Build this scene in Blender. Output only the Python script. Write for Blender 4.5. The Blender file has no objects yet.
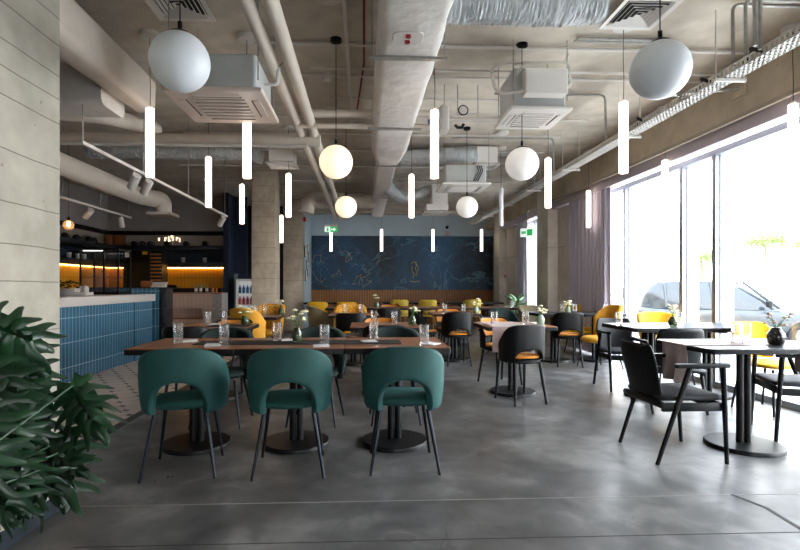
import bpy, bmesh, math, random
from mathutils import Vector, Matrix, Euler
random.seed(7)
PI = math.pi
SC = bpy.context.scene
COL = SC.collection
TH = math.radians(2.4)
F = 500.0
CH = 1.17           # eye height
def at(px, d):      # bearing of the photograph at distance d -> floor position
    c = (px-385)*d/F
    return (c*math.cos(TH)+d*math.sin(TH), d*math.cos(TH)-c*math.sin(TH))
def zz(py, d): return CH-(py-286)*d/F

# ------------------------------------------------------------- materials
def lin(c):
    return tuple(((x/12.92) if x <= .04045 else ((x+.055)/1.055)**2.4) for x in c)
def hexc(h):
    return lin(tuple(int(h[i:i+2], 16)/255 for i in (0, 2, 4)))
def mat(name, col, rough=.5, metal=0., bump=0., bscale=40., var=0., vscale=6., coat=0., emit=None, es=0., sheen=0., trans=0., ior=1.45, spec=.5, stretch=None):
    m = bpy.data.materials.new(name); m.use_nodes = True
    nt = m.node_tree; n = nt.nodes; b = n['Principled BSDF']
    if isinstance(col, str): col = hexc(col)
    b.inputs['Base Color'].default_value = (*col, 1)
    b.inputs['Roughness'].default_value = rough
    b.inputs['Metallic'].default_value = metal
    b.inputs['Coat Weight'].default_value = coat
    b.inputs['Sheen Weight'].default_value = sheen
    b.inputs['Transmission Weight'].default_value = trans
    b.inputs['IOR'].default_value = ior
    b.inputs['Specular IOR Level'].default_value = spec
    if emit is not None:
        b.inputs['Emission Color'].default_value = (*emit, 1); b.inputs['Emission Strength'].default_value = es
    tc = n.new('ShaderNodeTexCoord'); mp = n.new('ShaderNodeMapping')
    nt.links.new(tc.outputs['Object'], mp.inputs['Vector'])
    if stretch: mp.inputs['Scale'].default_value = stretch
    if var > 0:
        t = n.new('ShaderNodeTexNoise'); t.inputs['Scale'].default_value = vscale; t.inputs['Detail'].default_value = 6
        nt.links.new(mp.outputs['Vector'], t.inputs['Vector'])
        r = n.new('ShaderNodeValToRGB')
        r.color_ramp.elements[0].position = .3; r.color_ramp.elements[1].position = .7
        r.color_ramp.elements[0].color = (*[x*(1-var) for x in col], 1)
        r.color_ramp.elements[1].color = (*[min(1, x*(1+var)) for x in col], 1)
        nt.links.new(t.outputs['Fac'], r.inputs['Fac']); nt.links.new(r.outputs['Color'], b.inputs['Base Color'])
    if bump > 0:
        t2 = n.new('ShaderNodeTexNoise'); t2.inputs['Scale'].default_value = bscale; t2.inputs['Detail'].default_value = 4
        nt.links.new(mp.outputs['Vector'], t2.inputs['Vector'])
        bp = n.new('ShaderNodeBump'); bp.inputs['Strength'].default_value = bump; bp.inputs['Distance'].default_value = .01
        nt.links.new(t2.outputs['Fac'], bp.inputs['Height']); nt.links.new(bp.outputs['Normal'], b.inputs['Normal'])
    return m
def M(nt, op, a, b=None, c=None):
    nd = nt.nodes.new('ShaderNodeMath'); nd.operation = op
    for i, v in enumerate((a, b, c)):
        if v is None: continue
        if isinstance(v, (int, float)): nd.inputs[i].default_value = v
        else: nt.links.new(v, nd.inputs[i])
    return nd.outputs[0]
def mixc(nt, fac, a, b):
    nd = nt.nodes.new('ShaderNodeMix'); nd.data_type = 'RGBA'
    nt.links.new(fac, nd.inputs[0])
    for i, v in ((6, a), (7, b)):
        if isinstance(v, tuple): nd.inputs[i].default_value = (*v, 1)
        else: nt.links.new(v, nd.inputs[i])
    return nd.outputs[2]
def noise(nt, vec, scale, detail=4, dist=0.):
    t = nt.nodes.new('ShaderNodeTexNoise'); t.inputs['Scale'].default_value = scale
    t.inputs['Detail'].default_value = detail; t.inputs['Distortion'].default_value = dist
    nt.links.new(vec, t.inputs['Vector']); return t.outputs['Fac']
def ramp(nt, fac, stops):
    r = nt.nodes.new('ShaderNodeValToRGB'); e = r.color_ramp.elements
    while len(e) < len(stops): e.new(.5)
    for el, (p, c) in zip(e, stops): el.position = p; el.color = (*c, 1)
    nt.links.new(fac, r.inputs['Fac']); return r.outputs['Color']
def base(name, rough=.5):
    m = bpy.data.materials.new(name); m.use_nodes = True; nt = m.node_tree
    b = nt.nodes['Principled BSDF']; b.inputs['Roughness'].default_value = rough
    tc = nt.nodes.new('ShaderNodeTexCoord'); sp = nt.nodes.new('ShaderNodeSeparateXYZ')
    nt.links.new(tc.outputs['Object'], sp.inputs[0])
    return m, nt, b, tc.outputs['Object'], sp.outputs
def bumpn(nt, b, h, s=.3, dist=.005):
    bp = nt.nodes.new('ShaderNodeBump'); bp.inputs['Strength'].default_value = s; bp.inputs['Distance'].default_value = dist
    nt.links.new(h, bp.inputs['Height']); nt.links.new(bp.outputs['Normal'], b.inputs['Normal'])
def tilemat(name, ua, w, h, col, grout, gw=.006, rough=.25, var=.15):
    """stack-bonded tiles; ua = 0 (runs in x) or 1 (runs in y), height in z"""
    m, nt, b, v, s = base(name, rough)
    fu = M(nt, 'FRACT', M(nt, 'DIVIDE', M(nt, 'ADD', s[ua], 100), w)); fz = M(nt, 'FRACT', M(nt, 'DIVIDE', M(nt, 'ADD', s[2], 100+h*.07), h))
    g = M(nt, 'MAXIMUM', M(nt, 'LESS_THAN', fu, gw/w), M(nt, 'LESS_THAN', fz, gw*1.2/h))
    nz = noise(nt, v, 3.5, 3)
    c = ramp(nt, nz, [(.3, tuple(x*(1-var) for x in col)), (.7, tuple(x*(1+var) for x in col))])
    nt.links.new(mixc(nt, g, c, grout), b.inputs['Base Color'])
    bumpn(nt, b, M(nt, 'SUBTRACT', 1, g), .6, .004)
    nt.links.new(M(nt, 'ADD', M(nt, 'MULTIPLY', g, .5), rough), b.inputs['Roughness'])
    return m
def concrete(name, dark, light, scale=1.5, pits=True, rough=.8, lines=None, wob=.02, lw=.004, gap=None, vert=None):
    m, nt, b, v, s = base(name, rough)
    n1 = noise(nt, v, scale, 8, .4); n2 = noise(nt, v, scale*7, 6)
    f = M(nt, 'ADD', M(nt, 'MULTIPLY', n1, .65), M(nt, 'MULTIPLY', n2, .35))
    c = ramp(nt, f, [(.36, dark), (.62, light)])
    if pits:
        vo = nt.nodes.new('ShaderNodeTexVoronoi'); vo.inputs['Scale'].default_value = 14
        nt.links.new(v, vo.inputs['Vector'])
        sel = M(nt, 'GREATER_THAN', noise(nt, v, 9, 2), .55)
        p = M(nt, 'MULTIPLY', M(nt, 'LESS_THAN', vo.outputs['Distance'], .10), sel)
        c = mixc(nt, M(nt, 'MULTIPLY', p, .65), c, tuple(x*.45 for x in dark))
    ln = None
    if lines:
        wz = M(nt, 'ADD', s[2], M(nt, 'MULTIPLY', M(nt, 'SUBTRACT', noise(nt, v, 3, 3), .5), wob))
        for z in lines:
            l = M(nt, 'LESS_THAN', M(nt, 'ABSOLUTE', M(nt, 'SUBTRACT', wz, z)), lw)
            ln = l if ln is None else M(nt, 'MAXIMUM', ln, l)
    if gap:
        l = M(nt, 'LESS_THAN', M(nt, 'FRACT', M(nt, 'DIVIDE', M(nt, 'ADD', s[2], 10), gap)), .02)
        ln = l if ln is None else M(nt, 'MAXIMUM', ln, l)
    if ln is not None: c = mixc(nt, M(nt, 'MULTIPLY', ln, .8), c, tuple(x*.35 for x in dark))
    nt.links.new(c, b.inputs['Base Color'])
    bumpn(nt, b, n2, .35, .01)
    return m

# ------------------------------------------------------------- mesh building
class MB:
    def __init__(s): s.v = []; s.f = []
    def add(s, vs, fs, mtx=None):
        o = len(s.v)
        for p in vs:
            p = Vector(p)
            s.v.append(mtx @ p if mtx else p)
        s.f += [tuple(i+o for i in f) for f in fs]
        return s
    def box(s, cx, cy, cz, sx, sy, sz, mtx=None):
        x, y, z = sx/2, sy/2, sz/2
        vs = [(cx+a*x, cy+b*y, cz+c*z) for c in (-1, 1) for b in (-1, 1) for a in (-1, 1)]
        return s.add(vs, [(0, 2, 3, 1), (4, 5, 7, 6), (0, 1, 5, 4), (2, 6, 7, 3), (0, 4, 6, 2), (1, 3, 7, 5)], mtx)
    def bx(s, x0, x1, y0, y1, z0, z1): return s.box((x0+x1)/2, (y0+y1)/2, (z0+z1)/2, x1-x0, y1-y0, z1-z0)
    def rslab(s, cx, cy, z0, z1, sx, sy, r, b=.006, n=5):
        """slab with rounded plan corners and softened edges"""
        def ring(ins, z):
            out = []
            for qx, qy, a0 in ((1, 1, 0), (-1, 1, 90), (-1, -1, 180), (1, -1, 270)):
                for k in range(n+1):
                    a = math.radians(a0+90*k/n); rr = max(r-ins, .0005)
                    out.append((cx+qx*(sx/2-r)+rr*math.cos(a), cy+qy*(sy/2-r)+rr*math.sin(a), z))
            return out
        rs = [ring(b, z0), ring(0, z0+b), ring(0, z1-b), ring(b, z1)]
        return s.loft(rs, True)
    def loft(s, rings, caps=True, mtx=None):
        n = len(rings[0]); vs = [p for r in rings for p in r]; fs = []
        for i in range(len(rings)-1):
            for k in range(n):
                fs.append((i*n+k, i*n+(k+1) % n, (i+1)*n+(k+1) % n, (i+1)*n+k))
        if caps: fs.append(tuple(reversed(range(n)))); fs.append(tuple(range((len(rings)-1)*n, len(rings)*n)))
        return s.add(vs, fs, mtx)
    def lathe(s, prof, n=24, c=(0, 0, 0), caps=True, mtx=None):
        return s.loft([[(c[0]+r*math.cos(2*PI*k/n), c[1]+r*math.sin(2*PI*k/n), c[2]+z) for k in range(n)] for r, z in prof], caps, mtx)
    def tube(s, pts, r, n=10, r1=None, caps=True):
        pts = [Vector(p) for p in pts]; rings = []; up = None
        L = len(pts)
        for i, p in enumerate(pts):
            t = (pts[min(i+1, L-1)]-pts[max(i-1, 0)]).normalized()
            if up is None:
                up = Vector((0, 0, 1)) if abs(t.z) < .9 else Vector((1, 0, 0))
            a = (up - t*up.dot(t)).normalized(); b = t.cross(a); up = a
            k = 1
            if 0 < i < L-1:
                c = (pts[i+1]-p).normalized().dot((p-pts[i-1]).normalized()); k = 1
            rr = r if r1 is None else r+(r1-r)*i/(L-1)
            if callable(r): rr = r(i/(L-1))
            rings.append([p+a*rr*math.cos(2*PI*j/n)+b*rr*math.sin(2*PI*j/n) for j in range(n)])
        return s.loft(rings, caps)
    def sphere(s, c, r, n=24, m=14, sz=1):
        prof = [(max(r*math.sin(PI*i/m), .0004), -r*sz*math.cos(PI*i/m)) for i in range(m+1)]
        return s.lathe(prof, n, c)
    def grid(s, P, close=False):
        n = len(P[0]); vs = [p for r in P for p in r]; fs = []
        for i in range(len(P)-1):
            for k in range(n-1): fs.append((i*n+k, i*n+k+1, (i+1)*n+k+1, (i+1)*n+k))
        return s.add(vs, fs)
    def build(s, name, m, parent=None, sub=0, bev=0., smooth=True, ang=38, solid=0., loc=None):
        me = bpy.data.meshes.new(name); me.from_pydata([tuple(p) for p in s.v], [], s.f); me.validate()
        o = bpy.data.objects.new(name, me); COL.objects.link(o)
        if solid:
            md = o.modifiers.new('s', 'SOLIDIFY'); md.thickness = solid; md.offset = 0
        if bev:
            md = o.modifiers.new('b', 'BEVEL'); md.width = bev; md.segments = 2; md.limit_method = 'ANGLE'
        if sub:
            md = o.modifiers.new('u', 'SUBSURF'); md.levels = sub; md.render_levels = sub
        if solid or bev or sub:
            dg = bpy.context.evaluated_depsgraph_get(); dg.update()
            me2 = bpy.data.meshes.new_from_object(o.evaluated_get(dg)); o.modifiers.clear(); o.data = me2; me2.name = name; me = me2
        bm = bmesh.new(); bm.from_mesh(me); bmesh.ops.recalc_face_normals(bm, faces=bm.faces); bm.to_mesh(me); bm.free()
        if smooth:
            me.shade_smooth()
            if not sub: me.set_sharp_from_angle(angle=math.radians(ang))
        me.materials.append(m)
        if parent: o.parent = parent
        if loc: o.location = loc
        return o
def fil(pts, r=.06, n=5):
    """round the corners of a polyline"""
    pts = [Vector(p) for p in pts]; out = [pts[0]]
    for i in range(1, len(pts)-1):
        a, p, b = pts[i-1], pts[i], pts[i+1]
        u = (a-p); w = (b-p); q = min(r, u.length*.45, w.length*.45)
        s0 = p+u.normalized()*q; s1 = p+w.normalized()*q
        for k in range(n+1):
            t = k/n; out.append(s0*(1-t)**2+p*2*t*(1-t)+s1*t*t)
    out.append(pts[-1]); return out
def tag(o, label, cat, group=None, kind=None):
    o['label'] = label; o['category'] = cat
    if group: o['group'] = group
    if kind: o['kind'] = kind
    return o
def empty(name, loc, rz=0):
    o = bpy.data.objects.new(name, None); COL.objects.link(o); o.empty_display_size = .05
    o.location = loc; o.rotation_euler = (0, 0, rz); return o
def thing(name, loc, rz, label, cat, group=None): return tag(empty(name, loc, rz), label, cat, group)
CHILD = {}
def copy_tree(o, parent=None):
    c = o.copy(); COL.objects.link(c); c.parent = parent
    for ch in [x for x in bpy.data.objects if x.parent == o]: copy_tree(ch, c)
    return c
PROTO = {}
def inst(key, make, loc, rz, label, cat, group=None):
    if key not in PROTO: r = PROTO[key] = make()
    else: r = copy_tree(PROTO[key])
    r.location = loc; r.rotation_euler = (0, 0, rz)
    for k in ('label', 'category', 'group'):
        if k in r: del r[k]
    return tag(r, label, cat, group)
def struct(o): o['kind'] = 'structure'; return o

# colours
CONC_D, CONC_L = hexc('8a7f72'), hexc('b3a898')
m_wallnear = concrete('near_wall_concrete', hexc('8f897d'), hexc('aaa497'), 1.2, True, .85,
    lines=[2.57, 2.43, 2.27, 2.15, 2.02, 1.78, 1.55, 1.36, 1.19, .95, .6, .3], wob=.02, lw=.0028)
m_col = concrete('column_concrete', hexc('9c8e7c'), hexc('bdaf9c'), 1.6, True, .85, gap=.29)
m_col2 = concrete('column_concrete_smooth', hexc('b9b1a4'), hexc('d6cfc2'), 1.2, True, .85, lines=[1.95])
m_beam = concrete('beam_concrete', hexc('aa9a84'), hexc('c6b7a0'), 1.0, True, .85)
m_ceil = concrete('ceiling_concrete', hexc('a3998b'), hexc('cdc3b4'), .7, False, .9)
m_base_trim = mat('dark_baseboard_paint', '1d262e', .5)
m_bluewall = mat('pale_blue_wall_paint', 'b3c6d1', .8, var=.04, vscale=2)
m_greywall = mat('grey_wall_paint', 'a7a09c', .85, var=.05, vscale=2)
m_navy = mat('navy_wall_paint', '101c33', .6)
m_dark = mat('black_and_painted_shade', '0d0e12', .7)  # black tops; also paints the shade of corridor and diffuser gaps
m_white = mat('white_painted_metal', 'c9c4bd', .45)
m_warmwhite = mat('cream_painted_duct', 'cfc3b6', .6, bump=.35, bscale=9, var=.05, vscale=5)
m_foil = mat('wrapped_duct_foil', 'd6d0ca', .5, bump=1.0, bscale=10, var=.07, vscale=7)
m_flex = mat('flexible_duct_foil', 'c4c8ca', .5, metal=.15, bump=1.0, bscale=24, var=.10, vscale=14, stretch=(3.0, .6, .6))
m_plastic = mat('white_plastic', 'd9d4ce', .4)
m_glowplastic = mat('cassette_plastic_painted_glow', 'dccbbf', .4)  # pinkish tint paints the tube lamps' warm glow into the cover
m_greyplastic = mat('grey_plastic', '8f9296', .5)
m_galv = mat('galvanised_steel', '9c9a95', .4, metal=.6, var=.15, vscale=20)
m_black = mat('black_painted_metal', '08090b', .42, spec=.3)
m_blackwood = mat('black_lacquered_wood', '08090b', .42, spec=.3)
m_blackcord = mat('black_cord', '101010', .6)
m_legmetal = mat('dark_steel_leg', '23272e', .3, metal=.7)
m_red = mat('red_plastic', 'b3121a', .4)
m_redpipe = mat('red_painted_pipe', '6e2018', .6)
m_blueplastic = mat('blue_plastic', '1656a8', .4)
def velvet(name, a, b):
    m, nt, bs, v, s = base(name, .75)
    lw = nt.nodes.new('ShaderNodeLayerWeight'); lw.inputs['Blend'].default_value = .35
    n = noise(nt, v, 7, 5, .6)
    c0 = ramp(nt, n, [(.35, tuple(x*.75 for x in a)), (.65, a)])
    nt.links.new(mixc(nt, M(nt, 'MULTIPLY', lw.outputs['Facing'], .6), c0, b), bs.inputs['Base Color'])
    bs.inputs['Sheen Weight'].default_value = .12; bs.inputs['Sheen Roughness'].default_value = .4
    bs.inputs['Sheen Tint'].default_value = (*b, 1)
    bumpn(nt, bs, noise(nt, v, 320, 2), .15, .002)
    return m
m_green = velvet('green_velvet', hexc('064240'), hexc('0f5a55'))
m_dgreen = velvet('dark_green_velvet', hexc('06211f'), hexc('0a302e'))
m_orange = velvet('ochre_fabric', hexc('c47a24'), hexc('dd9a44'))
m_mustard = velvet('mustard_fabric', hexc('b99a2c'), hexc('cdb04a'))
m_cream = velvet('beige_fabric', hexc('8f8468'), hexc('a89c80'))
m_brownseat = velvet('brown_fabric', hexc('6a5a55'), hexc('857570'))
m_charcoal = velvet('charcoal_fabric', hexc('1c1b20'), hexc('2b2a32'))
m_pink = velvet('dusty_pink_cloth', hexc('a3928f'), hexc('b5a4a0'))
m_greyshell = velvet('grey_fabric', hexc('6f6a72'), hexc('857f88'))
def quilt(name, a, b):
    m, nt, bs, v, s = base(name, .75)
    u = M(nt, 'ADD', s[0], M(nt, 'MULTIPLY', s[1], .6)); w = s[2]
    p = M(nt, 'ABSOLUTE', M(nt, 'SINE', M(nt, 'MULTIPLY', M(nt, 'ADD', u, w), 38)))
    q = M(nt, 'ABSOLUTE', M(nt, 'SINE', M(nt, 'MULTIPLY', M(nt, 'SUBTRACT', u, w), 38)))
    h = M(nt, 'POWER', M(nt, 'MINIMUM', p, q), .4)
    nt.links.new(ramp(nt, noise(nt, v, 7, 4), [(.3, a), (.7, b)]), bs.inputs['Base Color'])
    bs.inputs['Sheen Weight'].default_value = .3
    bumpn(nt, bs, h, 1., .012)
    return m
m_yellow = velvet('yellow_fabric', hexc('cf8e12'), hexc('e8b040'))
m_yquilt = quilt('quilted_yellow_fabric', hexc('c98a10'), hexc('dca024'))
m_byellow = velvet('bright_yellow_fabric', hexc('e0a800'), hexc('f2c42a'))
def wood(name, a, b, sc=(1, 12, 12), rough=.35):
    m, nt, bs, v, s = base(name, rough)
    mp = nt.nodes.new('ShaderNodeMapping'); mp.inputs['Scale'].default_value = sc
    nt.links.new(v, mp.inputs['Vector'])
    n = noise(nt, mp.outputs['Vector'], 6, 6, 1.2)
    nt.links.new(ramp(nt, n, [(.3, a), (.7, b)]), bs.inputs['Base Color']); bs.inputs['Specular IOR Level'].default_value = .28
    return m
m_walnut = wood('walnut_veneer', hexc('673d26'), hexc('9c6746'))
m_darktop = wood('dark_laminate', hexc('1b1c20'), hexc('26272c'), rough=.38)
m_slat = wood('oak_slat', hexc('8a5a34'), hexc('b07c4e'), (12, 12, 1))
m_slatdark = mat('slat_backing', '2b1a10', .8)
m_runner = mat('black_table_runner', '15120f', .85, bump=.3, bscale=300)
m_napkin = mat('white_napkin', 'd9d9dc', .8)
def glassm(name, tint=(1, 1, 1), rough=0.):
    m = bpy.data.materials.new(name); m.use_nodes = True; nt = m.node_tree; nt.nodes.clear()
    g = nt.nodes.new('ShaderNodeBsdfGlossy'); g.inputs['Roughness'].default_value = .02+rough
    t = nt.nodes.new('ShaderNodeBsdfTransparent'); t.inputs['Color'].default_value = (*tint, 1)
    lw = nt.nodes.new('ShaderNodeLayerWeight'); lw.inputs['Blend'].default_value = .5
    fr = nt.nodes.new('ShaderNodeMath'); fr.operation = 'MULTIPLY_ADD'; fr.inputs[1].default_value = .5; fr.inputs[2].default_value = .04
    nt.links.new(M(nt, 'POWER', lw.outputs['Facing'], 5), fr.inputs[0])
    mx = nt.nodes.new('ShaderNodeMixShader'); o = nt.nodes.new('ShaderNodeOutputMaterial')
    nt.links.new(fr.outputs[0], mx.inputs[0]); nt.links.new(t.outputs[0], mx.inputs[1]); nt.links.new(g.outputs[0], mx.inputs[2])
    nt.links.new(mx.outputs[0], o.inputs['Surface'])
    return m
m_pane = glassm('window_glass', (.97, .98, .98))
m_case = glassm('cabinet_glass', (.8, .82, .84))
m_crystal = mat('cut_crystal', (1, 1, 1), .02, trans=.96, ior=1.45)
m_crystal.node_tree.nodes['Principled BSDF'].inputs['Emission Strength'].default_value = 0
m_vaseg = mat('dark_green_glass', hexc('5c6a4e'), .08, trans=.6)
m_vasel = mat('pale_green_glass', hexc('8ea590'), .15, trans=.3)
m_vased = mat('dark_ribbed_glass', hexc('1c1a1a'), .12)
m_stem = mat('green_stem', '4d6e33', .6)
m_petal = mat('cream_petal', 'e6dfbd', .7)
m_petalp = mat('faded_pink_petal', 'b59a80', .7)
m_leaf, _nt, _b, _v, _s = base('philodendron_leaf', .36)
_nt.links.new(ramp(_nt, noise(_nt, _v, 6, 3), [(.3, hexc('06190b')), (.7, hexc('10351a'))]), _b.inputs['Base Color'])
_b.inputs['Specular IOR Level'].default_value = .4
m_leafrib = mat('leaf_rib', '1d3d22', .5)
m_leaf2 = mat('bright_leaf', '3d7a35', .5)
def emis(name, c, s):
    m = mat(name, (.9, .88, .85), .4, emit=c, es=s); return m
m_tube = emis('lit_opal_tube', (1, .82, .68), 4)
m_tubeoff = mat('unlit_opal_tube', 'd4d4dc', .35)
m_globe_on = emis('lit_opal_globe', (1, .80, .52), .75)
m_globe_off = mat('unlit_opal_globe', 'dadfe4', .35)
m_globe_low = emis('faint_opal_globe', (1, .95, .9), .22)
m_led = emis('amber_led_strip', (1, .55, .12), 14)
m_filament = emis('glowing_filament', (1, .55, .2), 30)
EXPO = 0.36
SKY = 16
# ------------------------------------------------------------- camera, sky
cam = bpy.data.cameras.new('camera'); co = bpy.data.objects.new('camera', cam); COL.objects.link(co)
co.location = (0, 0, CH); co.rotation_euler = (PI/2, 0, -TH)
cam.sensor_width = 36; cam.lens = 36*F/800; cam.shift_x = 15/800; cam.shift_y = 11/800; cam.clip_end = 300
SC.camera = co
SC.view_settings.view_transform = 'Standard'; SC.view_settings.look = 'None'
SC.view_settings.gamma = 1; SC.view_settings.use_curve_mapping = False; SC.view_settings.exposure = EXPO
w = bpy.data.worlds.new('sky'); SC.world = w; w.use_nodes = True; wn = w.node_tree
bg = wn.nodes['Background']
tc = wn.nodes.new('ShaderNodeTexCoord'); sp = wn.nodes.new('ShaderNodeSeparateXYZ'); wn.links.new(tc.outputs['Generated'], sp.inputs[0])
rr = ramp(wn, M(wn, 'ADD', M(wn, 'MULTIPLY', sp.outputs[2], .5), .5), [(.45, (.75, .75, .74)), (.52, (.98, .99, 1)), (1, (.72, .85, 1))])
wn.links.new(rr, bg.inputs['Color']); bg.inputs['Strength'].default_value = SKY

# ------------------------------------------------------------- room shell
H = 3.42; XR = 4.07; YB = 15.2; XL = -6.4; YF = -3.5; YBAR = 12.8
# floor: polished concrete with saw joints
m_floor, nt, b, v, s = base('polished_concrete_floor', .3)
f = M(nt, 'ADD', M(nt, 'MULTIPLY', noise(nt, v, .9, 8, .8), .6), M(nt, 'MULTIPLY', noise(nt, v, 5, 8, .5), .4))
c = ramp(nt, f, [(.38, hexc('3c3b3b')), (.52, hexc('5b5a5a')), (.64, hexc('807e7d'))])
crk = M(nt, 'ABSOLUTE', M(nt, 'SUBTRACT', noise(nt, v, .8, 4, 1.), .5))
c = mixc(nt, M(nt, 'MULTIPLY', M(nt, 'LESS_THAN', crk, .0012), .5), c, hexc('3c3936'))
nt.links.new(c, b.inputs['Base Color'])
nt.links.new(M(nt, 'ADD', M(nt, 'MULTIPLY', noise(nt, v, 3, 5, .5), .35), .18), b.inputs['Roughness'])
bumpn(nt, b, noise(nt, v, 2.2, 5), .12, .02)
struct(MB().bx(-2.05, XR+.3, YF, YB+.3, -.3, 0).bx(XL-.3, -2.05, 9.3, YB+.3, -.3, 0).build('floor', m_floor, smooth=False))
# octagon and dot tiles behind the bar strip
m_oct, nt, b, v, s = base('cream_octagon_tiles', .45)
ca, sa = math.cos(math.radians(33)), math.sin(math.radians(33))
u = M(nt, 'ADD', M(nt, 'MULTIPLY', s[0], ca), M(nt, 'MULTIPLY', s[1], sa)); w_ = M(nt, 'SUBTRACT', M(nt, 'MULTIPLY', s[1], ca), M(nt, 'MULTIPLY', s[0], sa))
T = .205
fu = M(nt, 'ABSOLUTE', M(nt, 'SUBTRACT', M(nt, 'FRACT', M(nt, 'DIVIDE', M(nt, 'ADD', u, 50), T)), .5))
fw = M(nt, 'ABSOLUTE', M(nt, 'SUBTRACT', M(nt, 'FRACT', M(nt, 'DIVIDE', M(nt, 'ADD', w_, 50), T)), .5))
dot = M(nt, 'LESS_THAN', M(nt, 'ADD', fu, fw), .19)
gr = M(nt, 'MAXIMUM', M(nt, 'GREATER_THAN', M(nt, 'ABSOLUTE', M(nt, 'SUBTRACT', fu, .5)), .487), M(nt, 'GREATER_THAN', M(nt, 'ABSOLUTE', M(nt, 'SUBTRACT', fw, .5)), .487))
c = mixc(nt, gr, ramp(nt, noise(nt, v, 2, 3), [(.3, hexc('c4b2a4')), (.7, hexc('dccabc'))]), hexc('6a5a50'))
nt.links.new(mixc(nt, dot, c, hexc('1f1c1e')), b.inputs['Base Color'])
fl = MB().bx(XL-.3, -2.05, YF, 9.3, -.3, .0).build('floor_tiles', m_oct, smooth=False); fl.name = 'floor_tiled'; struct(fl)
struct(MB().bx(-2.09, -2.01, 2.7, 9.3, 0, .004).build('trim_1', mat('black_floor_strip', '232120', .5), smooth=False))
struct(MB().bx(-1.6, XR, 2.715, 2.721, 0, .0012).build('trim_2', mat('pale_floor_joint', '8f8d8a', .5), smooth=False))
struct(MB().bx(-1.3, XR, 2.29, 2.296, 0, .001).build('trim_3', mat('dark_floor_joint', '3d3a38', .8), smooth=False))
jt = MB(); jp = [(2.06, 2.72), (2.12, 2.55), (2.1, 2.3), (2.14, 2.0), (2.1, .6)]
for a_, b_ in zip(jp, jp[1:]): jt.add([(a_[0]-.01, a_[1], .0015), (a_[0]+.01, a_[1], .0015), (b_[0]+.01, b_[1], .0015), (b_[0]-.01, b_[1], .0015)], [(0, 1, 2, 3)])
struct(jt.build('trim_4', mat('dark_floor_crack_filler', '3a3735', .8), solid=.001))
# ceiling
struct(MB().bx(XL-.3, XR+.35, YF-.3, YB+.3, H, H+.3).build('ceiling', m_ceil, smooth=False))
# walls
struct(MB().bx(XL-.3, XL, YF, YBAR, 0, H).build('wall_left', m_greywall, smooth=False))
struct(MB().bx(XL, -3.39, YBAR, YBAR+.2, 0, H).build('wall_bar', m_greywall, smooth=False))
struct(MB().bx(-3.39, -3.26, 12.2, 12.8, 0, H).bx(-3.26, -2.95, 12.75, 12.8, 0, H).build('wall_navy', m_navy, smooth=False))
struct(MB().bx(-3.39, -1.9, 14.2, 14.4, 0, H).bx(-3.39, -3.4, 12.8, 14.2, 0, H).build('wall_corridor', m_dark, smooth=False))  # near-black colour stands in for the shade of the corridor
struct(MB().bx(-1.75, -1.6, 13.3, YB, 0, H).build('wall_side', m_bluewall, smooth=False))
struct(MB().bx(-1.75, XR+.3, YB, YB+.2, 0, H).build('wall_back', m_bluewall, smooth=False))
struct(MB().bx(-2.05, -1.6, YF, 2.70, 0, H).build('wall_near', m_wallnear, smooth=False))
struct(MB().bx(-1.6, -1.588, YF, 2.712, 0, .085).build('baseboard_near', m_base_trim, smooth=False))
# seams' wire stubs on near wall are omitted; columns
def colm(name, x0, x1, y0, y1, m, label):
    o = MB().bx(x0, x1, y0, y1, 0, H).build(name, m, bev=.02); return struct(o)
colm('wall_column_hall', at(251.5, 9.4)[0], at(275, 9.4)[0], at(262, 9.4)[1], at(262, 9.4)[1]+.55, m_col, '')
colm('wall_column_corridor', at(285, 13.2)[0], -1.6, at(295, 13.0)[1]-.1, 13.5, m_col, '')
colm('wall_column_window', 3.745, XR+.3, 10.05, 10.7, m_col2, '')
struct(MB().bx(3.95, XR+.3, 9.28, 10.05, 0, 2.88).build('wall_column_return', m_col2, smooth=False))
struct(MB().bx(3.95, XR+.3, 12.55, 13.75, 0, 2.88).build('wall_far_return', m_col2, smooth=False))
colm('wall_column_far', 3.745, XR+.3, 13.75, 14.3, m_col2, '')
struct(MB().bx(3.75, XR+.3, YF, YB, 2.881, H).build('ceiling_beam_window', m_beam, smooth=False))
struct(MB().bx(-1.6, 3.75, 14.9, YB, 3.33, H).build('ceiling_beam_back', m_ceil, smooth=False))
struct(MB().bx(XR-.05, XR+.3, YF, 1.3, 0, 2.88).build('wall_light_blocker', m_col2, smooth=False))  # unseen wall added to keep window light off the foreground
struct(MB().bx(XR-.05, XR+.3, 14.3, YB, 0, 2.88).build('wall_right_end', m_col2, smooth=False))
struct(MB().bx(3.83, 3.945, YF, 10.04, 2.73, 2.88).build('trim_5', mat('mauve_blind_box', 'b5acb5', .6), smooth=False))
struct(MB().bx(3.83, 3.945, 10.71, 13.74, 2.73, 2.88).build('trim_6', bpy.data.materials['mauve_blind_box'], smooth=False))
struct(MB().bx(3.74, 3.78, YF, 10.05, 2.845, 2.885).build('trim_7', mat('pale_beam_edging', 'a79b8c', .7), smooth=False))
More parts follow.
